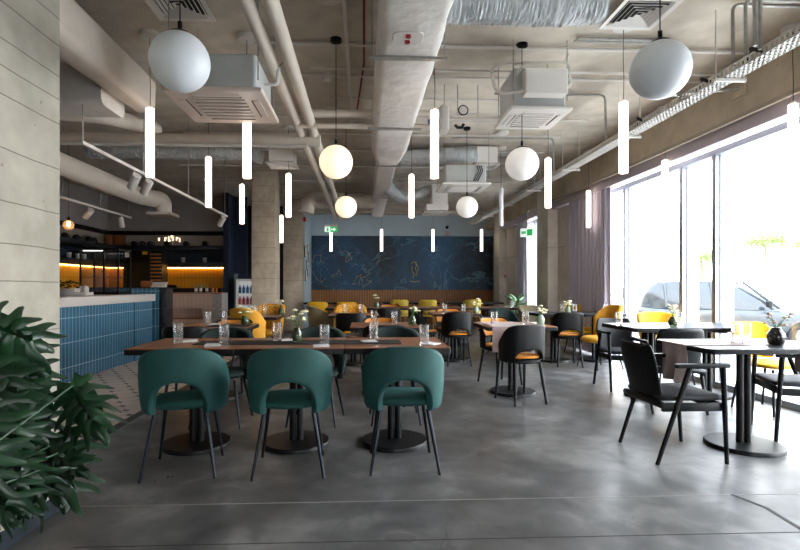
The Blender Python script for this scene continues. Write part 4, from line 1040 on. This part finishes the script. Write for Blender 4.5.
# glass display case on the bar
gx, gy = at(106, 8.05)
gc = thing('glass_display_case', (gx, gy, 1.0355), 0, 'black framed glass display case standing on the bar counter', 'display case')
fr = MB()
for sx in (-.29, .29):
    for sy in (-.2, .2): fr.box(sx, sy, .36, .022, .022, .72)
fr.box(.07, -.2, .36, .025, .025, .72)
for z in (.03, .71): fr.box(0, -.2, z, .6, .022, .03).box(0, .2, z, .6, .022, .03).box(-.29, 0, z, .022, .4, .03).box(.29, 0, z, .022, .4, .03)
fr.build('frame', m_black, gc); MB().bx(-.28, .28, -.19, .19, .0, .05).build('floor_pan', m_black, gc)
MB().bx(-.28, .28, -.202, -.198, .05, .7).build('front_glass', m_case, gc, smooth=False); MB().bx(-.28, .28, .198, .202, .05, .7).build('rear_glass', m_case, gc, smooth=False)
for z in (.27, .48): MB().bx(-.28, .28, -.18, .18, z, z+.008).build('glass_shelf', m_case, gc, smooth=False)
MB().bx(-.26, .05, -.19, -.17, .685, .695).build('lamp_strip', emis('white_case_lamp', (1, .95, .85), 4), gc)
# items in/behind the case
def simple(prof, name, m, label, cat, loc, group=None, n=16, extra=None):
    if extra:
        t = thing(name, loc, 0, label, cat, group); MB().lathe(prof, n).build('body', m, t); extra(t); return t
    o = MB().lathe(prof, n).build(name, m); o.location = loc; return tag(o, label, cat, group)
jar = [(.04, 0), (.045, .02), (.045, .10), (.035, .12), (.04, .13), (.001, .14)]
for i, px in enumerate((80, 85.5)):
    x, y = at(px, 7.45); simple(jar, 'storage_jar', m_slab, ['pale lidded jar on the bar by the herb planter', 'pale lidded jar on the bar touching the display case'][i], 'jar', (x, y, 1.0355), 'pale jars on the bar')
x, y = at(69, 7.2)
pl = thing('herb_planter', (x, y, 1.0355), 0, 'pale planter box with green herbs at the left end of the bar', 'planter')
MB().bx(-.14, .12, -.07, .07, 0, .1).build('box', m_slab, pl, bev=.01); hb = MB(); rnd = random.Random(8)
for k in range(40):
    p = Vector((rnd.uniform(-.13, .13), rnd.uniform(-.08, .08), .1+rnd.random()*.11)); hb.sphere(p, .022, 6, 4, .5)
hb.build('herbs', m_leaf, pl)
x, y = at(75, 6.9); single(MB().bx(x-.2, x+.2, y-.1, y+.1, 1.0355, 1.085), 'menu_tray', m_slab, 'flat pale tray lying on the bar counter', 'tray', bev=.005)
# back bar: main wall at y=YBAR, left wall at x=XL
YB2 = YBAR
def zb(py): return zz(py, 12.7)
TN = [8]
def wallpanel(name, z0, z1, mx, my, label, t=.03):
    struct(MB().bx(XL+t, -3.39, YB2-t, YB2, z0, z1).build('trim_%d' % TN[0], mx, smooth=False))
    struct(MB().bx(XL, XL+t, 7, YB2, z0, z1).build('trim_%d' % (TN[0]+1), my, smooth=False)); TN[0] += 2
wallpanel('tile_band', zb(247), zb(236), m_wtile, m_wtiley, 'band of beige vertical tiles above the upper bar shelf')
wallpanel('tile_band', zb(268), zb(247), m_dtile, m_dtiley, 'dark teal tiles between the two bar shelves')
wallpanel('tile_band', 1.121, zb(268), m_ytile, m_ytiley, 'glowing ochre tiles above the back bar worktop')
def shelf(z, dep, th, label, nm='bar_shelf', m=None):
    m = m or m_dark2
    tag(MB().bx(XL+.03+dep, -3.39, YB2-.03-dep, YB2-.03, z-th, z).build(nm, m, bev=.003), label, 'shelf')
    tag(MB().bx(XL+.03, XL+.03+dep, 7, YB2-.03, z-th, z).build(nm, m, bev=.003), label+' (side wall)', 'shelf')
m_dark2 = mat('dark_slate_board', '23282e', .5)
shelf(zb(247), .32, .11, 'upper dark shelf along the bar wall with pots on it')
shelf(zb(263), .30, .12, 'lower dark shelf along the bar wall above the amber strip')
shelf(zb(232), .06, .10, 'thin black rail along the top of the tiled bar wall', 'bar_rail', m_black)
shelf(zb(263)-.121, .03, .02, 'amber light strip glowing under the lower bar shelf', 'light_strip', m_led)
for nm_, bx1, bx2, lab in (('m', (XL+.73, -3.41, YB2-.7, YB2-.03), (XL+.73, -3.41, YB2-.66, YB2-.03), 'black worktop unit against the ochre tiled back wall of the bar'), ('s', (XL+.03, XL+.7, 7, YB2-.03), (XL+.03, XL+.66, 7, YB2-.03), 'black worktop unit along the left side wall of the bar')):
    wt = thing('back_bar_worktop', (0, 0, 0), 0, lab, 'worktop')
    MB().bx(*bx1, 1.06, 1.12).build('worktop', m_dark, wt, smooth=False); MB().bx(*bx2, 0, 1.06).build('cupboard', m_black, wt, smooth=False)
pc = thing('tiled_cabinet', (-4.4, 11.4, 0), 0, 'pinkish tiled cabinet with an open niche below the back bar', 'cabinet')
MB().bx(0, 1.0, 0, .5, .68, 1.0).bx(.78, 1.0, 0, .5, 0, .68).bx(0, .78, 0, .5, 0, .42).bx(0, .78, .3, .5, .42, .68).build('tiled_body', m_ptile, pc, smooth=False)
MB().bx(1.0, 1.2, -.02, .5, 0, 1.0).build('speckled_end_panel', m_terr, pc, smooth=False)
MB().bx(-.02, 1.2, -.02, .5, 1.0, 1.02).build('wooden_top', m_walnut, pc); MB().bx(.02, .76, .05, .29, .42, .44).build('niche_shelf', m_walnut, pc)
# black fridge unit and wooden slat rack
x0, y0 = at(125, 11.35)
bf = thing('tall_black_cabinet', (x0, 11.5, 0), 0, 'tall black cabinet behind the bar with paper notes at its top', 'cabinet')
zt = zz(250.5, 11.4)
MB().bx(0, .60, 0, .5, 0, zt).build('body', m_black, bf, bev=.005)
MB().bx(.02, .58, -.01, 0, 1.1, zt-.05).build('door', m_blackwood, bf)
MB().bx(.05, .15, -.016, -.010, zt-.16, zt-.03).build('paper_note', m_plastic, bf, smooth=False); MB().bx(.43, .54, -.016, -.010, zt-.10, zt-.03).build('yellow_note', m_byellow, bf, smooth=False)
x1, _ = at(150.4, 11.35); sr_ = thing('slatted_rack', (x1, 11.5, 0), 0, 'rack of horizontal wooden slats beside the tall black cabinet', 'rack')
MB().bx(0, .26, .05, .4, 1.1, zt).build('backing', m_black, sr_, smooth=False)
for k in range(9): MB().box(.13, .02, 1.22+k*(zt-1.27)/8.5, .25, .03, .035).build('slat', m_slat, sr_)
MB().bx(0, .26, .05, .4, 0, 1.1).build('base_unit', m_black, sr_, smooth=False)
# pots on the upper shelf (back and side), cups on the lower shelf
def mk_pot():
    r = empty('black_pot', (0, 0, 0)); MB().lathe([(.05, 0), (.065, .02), (.068, .08), (.05, .11), (.03, .12), (.001, .125)], 16).build('body', m_blackwood, r)
    MB().tube(fil([(.05, 0, .09), (.11, 0, .08), (.10, 0, .02), (.06, 0, .02)], .02), .008, 6).build('handle', m_blackwood, r)
    MB().lathe([(.015, .12), (.02, .135), (.001, .145)], 10).build('knob', m_galv, r); return r
za = zb(247)
for i, px in enumerate((138.5, 147, 154, 170, 188.5, 207)):
    x, y = at(px, 12.6); inst('pot', mk_pot, (x, 12.6, za), rnd.random(), 'black pot on the upper bar shelf, ' + ['leftmost of the back row', 'second from the left in the back row', 'third in the back row', 'fourth, under the lit letters', 'fifth in the back row', 'rightmost in the back row'][i], 'pot', 'black pots on the upper shelf')
for i, px in enumerate((65, 76.5, 89, 94)):
    d = -6.2/((px-364)/500); inst('pot', None, (-6.2, at(px, d)[1], za), 1.3, 'black lidded pot on the side wall shelf, ' + ['leftmost near the hanging bulb', 'second from the left', 'third from the left', 'rightmost of the side row'][i], 'pot', 'black pots on the side shelf')
m_copper = mat('copper', 'a8683c', .3, metal=.7)
m_brown = mat('brown_paper', '8a5a30', .7)
for i, px in enumerate((115.5, 125)):
    x, y = at(px, 12.6); single(MB().bx(x-.10, x+.10, 12.52, 12.7, za, za+.27), 'paper_sack', m_brown, ['brown sack at the left corner of the upper shelf', 'brown sack right of its twin on the upper shelf'][i], 'sack', 'brown sacks on the upper shelf', bev=.02)
zl = zb(263)
def mk_cup(): return MB().lathe([(.03, 0), (.045, .02), (.05, .12), (.045, .12), (.03, .02), (.001, .015)], 16).build('metal_jug', m_galv)
for i, px in enumerate((167.5, 186, 207)):
    x, y = at(px, 12.6); inst('jug', mk_cup, (x, 12.6, zl), 0, 'small metal jug on the lower bar shelf, ' + ['left one', 'middle one', 'right one'][i], 'jug', 'jugs on the lower shelf')
for i, px in enumerate((69, 78, 84)):
    d = -6.2/((px-364)/500); inst('jug', None, (-6.2, at(px, d)[1], zl), 0, 'small metal jug on the side wall shelf, ' + ['left one', 'middle one', 'right one'][i], 'jug', 'jugs on the side shelf')
# small lit letters above the shelf
tx = MB(); zc = zb(240)
for k, (px, py, h_) in enumerate([(162.5, 240, .08), (168.5, 240, .09), (172, 239, .10), (174.5, 237.5, .06), (176, 239.5, .10), (179.5, 239.5, .08), (182.5, 240.5, .10), (172, 241.5, .03)]):
    x, _ = at(px, 12.75); tx.box(x, YB2-.045, zb(py), .022, .01, h_)
    if k % 2: tx.box(x+.02, YB2-.045, zb(py)+h_/3, .05, .01, .02)
tag(tx.build('lit_lettering', emis('warm_lit_letters', (1, .75, .5), 1.6), smooth=False), 'small glowing letters on the beige tiles above the upper bar shelf', 'sign')
# bottles, copper cups, box and bags on the worktop and the tiled cabinet
def mk_bottle(): 
    r = empty('bottle', (0, 0, 0)); MB().lathe([(.03, 0), (.033, .01), (.033, .12), (.012, .17), (.012, .21), (.001, .215)], 14).build('glass_body', m_vasel, r)
    MB().lathe([(.0335, .03), (.0335, .10)], 14, caps=False).build('label', m_plastic, r); MB().lathe([(.014, .19), (.014, .22), (.001, .222)], 10).build('cap', m_copper, r); return r
for i, px in enumerate((198.5, 203, 209)):
    x, y = at(px, 11.65); inst('bot', mk_bottle, (x, 11.65, 1.02), 0, 'bottle on the tiled cabinet, ' + ['leftmost', 'middle', 'right'][i]+' of the three', 'bottle', 'bottles on the tiled cabinet')
for i, px in enumerate((214.5, 218)):
    x, y = at(px, 11.65); inst('ccup', lambda: MB().lathe([(.03, 0), (.035, .1), (.03, .1), (.027, .01), (.001, .008)], 16).build('copper_cup', m_copper), (x, 11.65, 1.02), 0, ['copper cup beside the bottles on the tiled cabinet', 'copper cup at the right end of the tiled cabinet'][i], 'cup', 'copper cups on the tiled cabinet')
x, y = at(148, 8.95); single(MB().bx(x-.09, x+.09, y-.10, y+.02, 1.1455, 1.26), 'copper_canister', m_copper, 'copper coloured canister box on the black bar block', 'box', bev=.02)
x, y = at(159, 8.95)
for k in range(3): single(MB().add([(x-.12+k*.08, y-.08, 1.146), (x-.05+k*.08, y-.08, 1.146), (x-.05+k*.08, y+.06, 1.146), (x-.12+k*.08, y+.06, 1.146), (x-.10+k*.08, y-.02, 1.24), (x-.0+k*.08, y-.02, 1.24), (x-.0+k*.08, y+.0, 1.24), (x-.10+k*.08, y+.0, 1.24)], [(0, 1, 2, 3), (4, 5, 6, 7), (0, 1, 5, 4), (1, 2, 6, 5), (2, 3, 7, 6), (3, 0, 4, 7)]), 'paper_bag', m_slab, 'pale folded bag leaning on the bar block, ' + ['left', 'middle', 'right'][k]+' one', 'bag', 'pale bags on the bar block', bev=.008)
x, y = at(178, 12.5); single(MB().rslab(x, 12.35, 1.1205, 1.2, .22, .12, .02, .006), 'card_reader', m_black, 'small black box on the back bar worktop against the ochre tiles', 'box')
# drinks fridge
x, y = at(247.5, 12.0)
fz = thing('drinks_fridge', (x, 12.15, 0), 0, 'narrow lit drinks fridge with rows of bottles beside the hall column', 'fridge')
ht = zz(279, 12.0)
MB().bx(-.25, .3, .02, .5, 0, ht).bx(-.25, -.22, -.12, .02, 0, ht).bx(.27, .3, -.12, .02, 0, ht).bx(-.25, .3, -.12, .02, ht-.03, ht).bx(-.25, .3, -.12, .02, 0, .1).build('body', m_plastic, fz, smooth=False)
MB().bx(-.21, .26, .01, .018, .1, ht-.05).build('light_panel', emis('fridge_light', (.7, .85, 1), .08), fz, smooth=False)
for k in range(4): MB().bx(-.22, .27, -.11, .01, .18+k*.27, .19+k*.27).build('shelf', m_plastic, fz, smooth=False)
MB().bx(-.2, .25, -.14, -.12, ht, ht+.08).build('header', m_navy, fz)
cols = [mat('blue_drink_label', '2c5d86', .4), mat('red_drink_label', 'a3302a', .4), mat('orange_drink_label', 'c08030', .4), mat('dark_drink_bottle', '2a1c20', .3)]
for r_ in range(4):
    for c_ in range(5):
        nm = 'drink_bottle'
        if r_ < 2 and False: continue
        key = 'db%d' % ((3-r_) % 4)
        inst(key, (lambda cc: (lambda: MB().lathe([(.03, 0), (.032, .01), (.032, .12), (.013, .16), (.013, .19), (.001, .195)], 12).build('drink_bottle', cc)))(cols[(3-r_) % 4]), (x-.17+c_*.09, 12.15-.06, .1905+r_*.27), 0,
             'drink bottle in the fridge, %s shelf, %s' % (['lowest', 'second lowest', 'second highest', 'top'][r_], ['leftmost', 'second from left', 'middle', 'second from right', 'rightmost'][c_]), 'bottle', 'bottles in the drinks fridge')
single(MB().bx(at(238, 13)[0], at(242, 13)[0], 12.74, 12.75, .2, zz(274, 13)), 'glass_door_pane', mat('glowing_door_glass', '3d4a4a', .3, emit=(.6, .75, .7), es=.05), 'narrow lit glass strip in the dark wall left of the drinks fridge', 'glass strip', smooth=False)  # faint emission paints the glow coming through the glass door
# hanging bulb at the left
x, y = at(68.5, 7.6); zc = zz(225, 7.6)
hb_ = thing('bulb_pendant', (x, y, zc), 0, 'small amber glass bulb pendant glowing at the left beside the near wall', 'pendant lamp')
MB().sphere((0, 0, 0), .075, 24, 14).build('glass_shade', mat('smoked_bulb_glass', (1, .75, .5), .08, trans=.85, emit=(1, .6, .3), es=.12), hb_); MB().sphere((0, 0, .01), .018, 10, 8, 1.6).build('filament', m_filament, hb_)
MB().lathe([(.02, .07), (.02, .12), (.004, .13)], 12).build('cap', m_black, hb_); MB().tube([(0, 0, .12), (0, 0, H-zc)], .003, 6).build('cord', m_blackcord, hb_)

# ------------------------------------------------------------- plants
def leafmesh(P0, P1, W, nrm, droop=.15, lobes=6, seed=0, fold=.15):
    rnd = random.Random(seed); P0, P1 = Vector(P0), Vector(P1); ax = P1-P0; L = ax.length; t_ = ax.normalized()
    n_ = (Vector(nrm)-t_*Vector(nrm).dot(t_)).normalized(); sd = t_.cross(n_); mb = MB()
    def surf(x, y, lift=0):      # leaf plane -> curved leaf surface, x across, y along
        return P0+t_*y+sd*x+n_*(-droop*L*(y/L)*abs(y/L)-fold*abs(x)-.9*x*x/max(W, .05)+lift)
    def blade(x0, y0, ang, ln, w0, w1, tw):
        dx, dy = math.sin(ang), math.cos(ang); P = []
        for i in range(15):
            s = math.sin(i/14*PI/2); bend = .22*s*s*ln
            wv = (w0*(1-s)**2+w1*(1-s**5)**.5*(.72+.28*math.sin(PI*min(1, s*1.25)))) if s < .999 else .001
            wg = .06*ln*math.sin(s*6+tw*1.7); cx, cy = x0+dx*s*ln+dy*wg, y0+dy*s*ln-dx*wg+bend*(1 if abs(ang) > .3 else 0)
            row = []
            for k in range(7):
                q = (k/3-1)*wv/2; row.append(surf(cx+dy*q, cy-dx*q, -abs(k/3-1)**1.6*wv*.10+.004*tw+.006*math.sin(s*5+tw)))
            P.append(row)
        mb.grid(P)
    if lobes <= 1:
        blade(0, 0, 0, L, .0, W*.5, 0); return mb
    P = []                        # undivided inner part of the leaf
    for i in range(17):
        t = i/16; hw = W*.33*math.sin(PI*(.10+.86*t))**.7*(1.05-.45*t) if i < 16 else .002
        y_ = -.06*L+t*L*1.0
        P.append([surf(hw*(k/5-1), y_-.16*abs(k/5-1)*L*(1-t), -.010*abs(math.sin((k/5-1)*PI))) for k in range(11)])
    mb.grid(P)
    blade(0, .62*L, 0, L*.42, W*.12, W*.20, 0)
    for i in range(lobes):
        t = i/(lobes-.5)
        for sx in (-1, 1):
            k = rnd.uniform(.9, 1.12); ang = sx*(2.25-1.75*t**.8+rnd.uniform(-.08, .08))
            ln = W/2*k*(.86 if i == 0 else 1.0-.22*t)
            blade(sx*W*.05, t*L*.68+.03*L, ang, ln*1.08, .0, W*(.165-.03*t), i*2+sx)
    return mb
def plantleaf(parent, stemroot, px0, py0, d0, px1, py1, d1, W, seed, droop=.12, lobes=6, tilt=(0, -1, .55)):
    def W3(px, py, d): x, y = at(px, d); return Vector((x, y, zz(py, d)))
    off = parent.location
    a, b = W3(px0, py0, d0)-off, W3(px1, py1, d1)-off
    lf = leafmesh(a, b, W, tilt, droop, lobes, seed).build('leaf', m_leaf, parent, solid=.0015, ang=60)
    mid = (a+b)/2; s = Vector(stemroot)
    rib = MB().tube([s, s.lerp(a, .5)+Vector((0, 0, .12)), a], .006, 8, .004)
    rib.build('leaf_stalk', m_leafrib, parent)
px_, py_ = -1.27, 1.35
ph_ = thing('potted_philodendron', (px_, py_, 0), 0, 'large potted split-leaf philodendron in the left foreground against the concrete wall', 'plant')
ph_.location = (px_, py_, 0)
bpy.context.view_layer.update()
MB().lathe([(.14, 0), (.15, .01), (.18, .32), (.17, .32), (.16, .29), (.001, .29)], 32).build('pot', m_base_trim, ph_)
sr0 = (0, 0, .29)
LV = [(-22, 322, 1.85, 54, 350, 2.0, .26, .10), (14, 350, 2.05, 44, 410, 2.05, .22, .1), (72, 386, 2.05, 104, 440, 1.95, .22, .12), (50, 446, 1.95, 58, 512, 1.85, .27, .1), (52, 440, 2.0, 88, 424, 2.02, .12, .05),
      (-10, 415, 1.8, 44, 446, 1.85, .20, .12), (-18, 452, 1.72, 40, 482, 1.75, .19, .1), (-14, 470, 1.7, 22, 520, 1.68, .2, .1), (-20, 360, 1.85, 10, 428, 1.8, .26, .1),
      (-6, 372, 1.95, 30, 440, 1.9, .24, .1), (26, 400, 2.0, 44, 462, 1.95, .2, .1), (-12, 494, 1.7, 12, 530, 1.7, .14, .1), (-25, 400, 1.75, 6, 480, 1.7, .24, .1),
      (-50, 440, 1.5, -20, 500, 1.5, .26, .1), (-60, 380, 1.45, -90, 460, 1.35, .25, .1), (40, 470, 1.8, 14, 520, 1.75, .16, .1), (60, 452, 1.95, 84, 478, 1.9, .14, .08)]
for i, (a, b_, c_, d_, e_, f_, w_, dr) in enumerate(LV):
    plantleaf(ph_, sr0, a, b_, c_, d_, e_, f_, w_*1.02, i, dr, 6, (random.Random(i).uniform(-.3, .3), -1, random.Random(i+50).uniform(.3, .9)))
# small plant far right on a stand
x, y = at(516, 11.3)
sp_ = thing('potted_plant', (x, y, 0), 0, 'leafy green plant in a dark tall planter by the far window', 'plant')
MB().lathe([(.14, 0), (.17, .55), (.16, .55), (.15, .5), (.001, .5)], 24).build('planter', m_black, sp_)
for k in range(26):
    a = rnd.random()*6.28; r0 = .05+.18*rnd.random(); z0 = .6+.45*rnd.random()
    leafmesh((.5*r0*math.cos(a), .5*r0*math.sin(a), z0-.08), (r0*math.cos(a)*1.3, r0*math.sin(a)*1.3, z0), .11, (math.cos(a)*.3, -.5, .8), .1, 1, k).build('leaf', m_leaf2, sp_, solid=.001)
    MB().tube([(0, 0, .5), (.5*r0*math.cos(a), .5*r0*math.sin(a), z0-.08)], .004, 5).build('leaf_stalk', m_stem, sp_)
MB().tube([(0, 0, .5), (0, 0, .8)], .012, 6).build('stem', m_stem, sp_)
# ------------------------------------------------------------- street outside
m_carp = mat('silver_car_paint', '33373b', .35, metal=.2, coat=.15); m_carb = mat('blue_car_paint', '6f7f96', .25, metal=.4, coat=.6); m_carr = mat('white_car_paint', 'c9c9cc', .3, coat=.5)
m_cg = mat('dark_car_glass', '2a2e32', .1); m_tyre = mat('rubber_tyre', '17181a', .8); m_rim = mat('alloy_rim', '9ea2a8', .3, metal=.8); m_lamp = mat('headlamp_glass', 'd6dbe0', .1)
def car(loc, rz, paint, label, suv=True):
    t = thing('parked_car', loc, rz, label, 'car')     # nose toward +x, length along x
    H0, HB, HR = .32, .98 if suv else .88, 1.62 if suv else 1.42
    # body side outline (x, z, half width)
    st = [(-2.25, .45, .80, .70), (-2.2, .35, .95, .82), (-1.9, .30, HB, .88), (-1.0, .28, HB, .91), (0, .28, HB, .92), (.9, .28, HB, .91), (1.3, .30, HB-.03, .90), (1.9, .30, HB-.16, .86), (2.2, .35, HB-.28, .78), (2.28, .42, HB-.42, .68)]
    rings = []
    for x, z0, z1, w in st:
        r = []
        for k in range(20):
            a = 2*PI*k/20; cx, cz = math.cos(a), math.sin(a)
            r.append((x, math.copysign(abs(cx)**.35, cx)*w, (z0+z1)/2+math.copysign(abs(cz)**.45, cz)*(z1-z0)/2))
        rings.append(r)
    MB().loft(rings).build('body', paint, t, sub=1)
    cb = MB(); rings = []
    for z, xa, xb, w in [(HB-.06, -2.05, 1.15, .84), (HB+.15, -2.0, .88, .80), (HR-.16, -1.85, .38, .68), (HR-.04, -1.7, .05, .62), (HR, -1.5, -.15, .52)]:
        r = []
        for k in range(24):
            a = 2*PI*k/24; cx, cy = math.cos(a), math.sin(a)
            r.append(((xa+xb)/2+math.copysign(abs(cx)**.4, cx)*(xb-xa)/2, math.copysign(abs(cy)**.35, cy)*w, z))
        rings.append(r)
    cb.loft(rings); cab = cb.build('cabin', m_cg, t)
    rf = MB().loft([[(x*1.0, y, z+.012) for x, y, z in r] for r in rings[3:]]).build('roof', paint, t)
    for sy in (-1, 1):
        for xs in ((-.35, -.40), (-1.35, -1.40), (.95, .25), ):
            MB().tube([(xs[0], sy*.83, HB-.02), (xs[1], sy*.63, HR-.03)], .035, 6).build('pillar', paint, t)
    for x in (-1.35, 1.42):
        for sy in (-1, 1):
            Rm = Matrix.Rotation(PI/2, 4, 'X'); Rm.translation = Vector((x, sy*.84, .34))
            wl = MB().lathe([(.20, -.11), (.33, -.10), (.345, -.06), (.345, .06), (.33, .10), (.20, .11)], 28, mtx=Rm).build('wheel', m_tyre, t)
            MB().lathe([(.21, -.115), (.05, -.10), (.05, .10), (.21, .115)], 10, mtx=Rm).build('rim', m_rim, wl)
    for sy in (-1, 1):
        MB().sphere((2.1, sy*.62, HB-.36), .13, 14, 8, .6).build('headlamp', m_lamp, t)
        MB().rslab(.72, sy*1.0, HB+.02, HB+.17, .12, .16, .04, .02).build('wing_mirror', m_black, t)
    MB().box(2.27, 0, .62, .06, .9, .14).build('grille', m_black, t, bev=.02)
    return t
x, y = at(727, 12.8); car((x, y, -.32), -.55, m_carp, 'silver suv parked outside the biggest window pane, nose to the right')
x, y = at(650, 25); car((x, y, -.32), .4, m_carr, 'pale car parked farther away behind the left window pane', False)
m_fol = mat('pale_tree_foliage', '6f8f45', .8, var=.3, vscale=3); m_bark = mat('tree_bark', '5f5346', .9)
def tree(px, py, d, r, label, seed):
    x, y = at(px, d); zc = zz(py, d); t = thing('street_tree', (x, y, -.5), 0, label, 'tree'); rnd = random.Random(seed)
    MB().tube([(0, 0, 0), (.1, 0, (zc+.5)*.6), (0, 0, zc+.5)], .16, 8, .06).build('trunk', m_bark, t)
    mb = MB()
    for k in range(900):
        v_ = Vector((rnd.gauss(0, 1), rnd.gauss(0, 1), rnd.gauss(0, .5))); v_.normalize(); v_.z *= .55; v_ *= r*(rnd.random()**.4)
        p = v_+Vector((0, 0, zc+.5)); n_ = Vector((rnd.gauss(0, 1), rnd.gauss(0, 1), rnd.gauss(0, 1))).normalized(); a = n_.orthogonal().normalized()*r*.07; b_ = n_.cross(a)
        mb.add([p+a, p+b_, p-a, p-b_], [(0, 1, 2, 3)])
    mb.build('crown', m_fol, t, smooth=False)
tree(765, 241, 30, 1.05, 'pale green tree outside seen through the biggest pane, above the silver suv', 1)
tree(812, 243, 38, 1.2, 'pale green tree outside cut by the right picture edge', 2)
tree(701, 258, 26, .9, 'pale green tree outside seen through the narrow pane', 3)
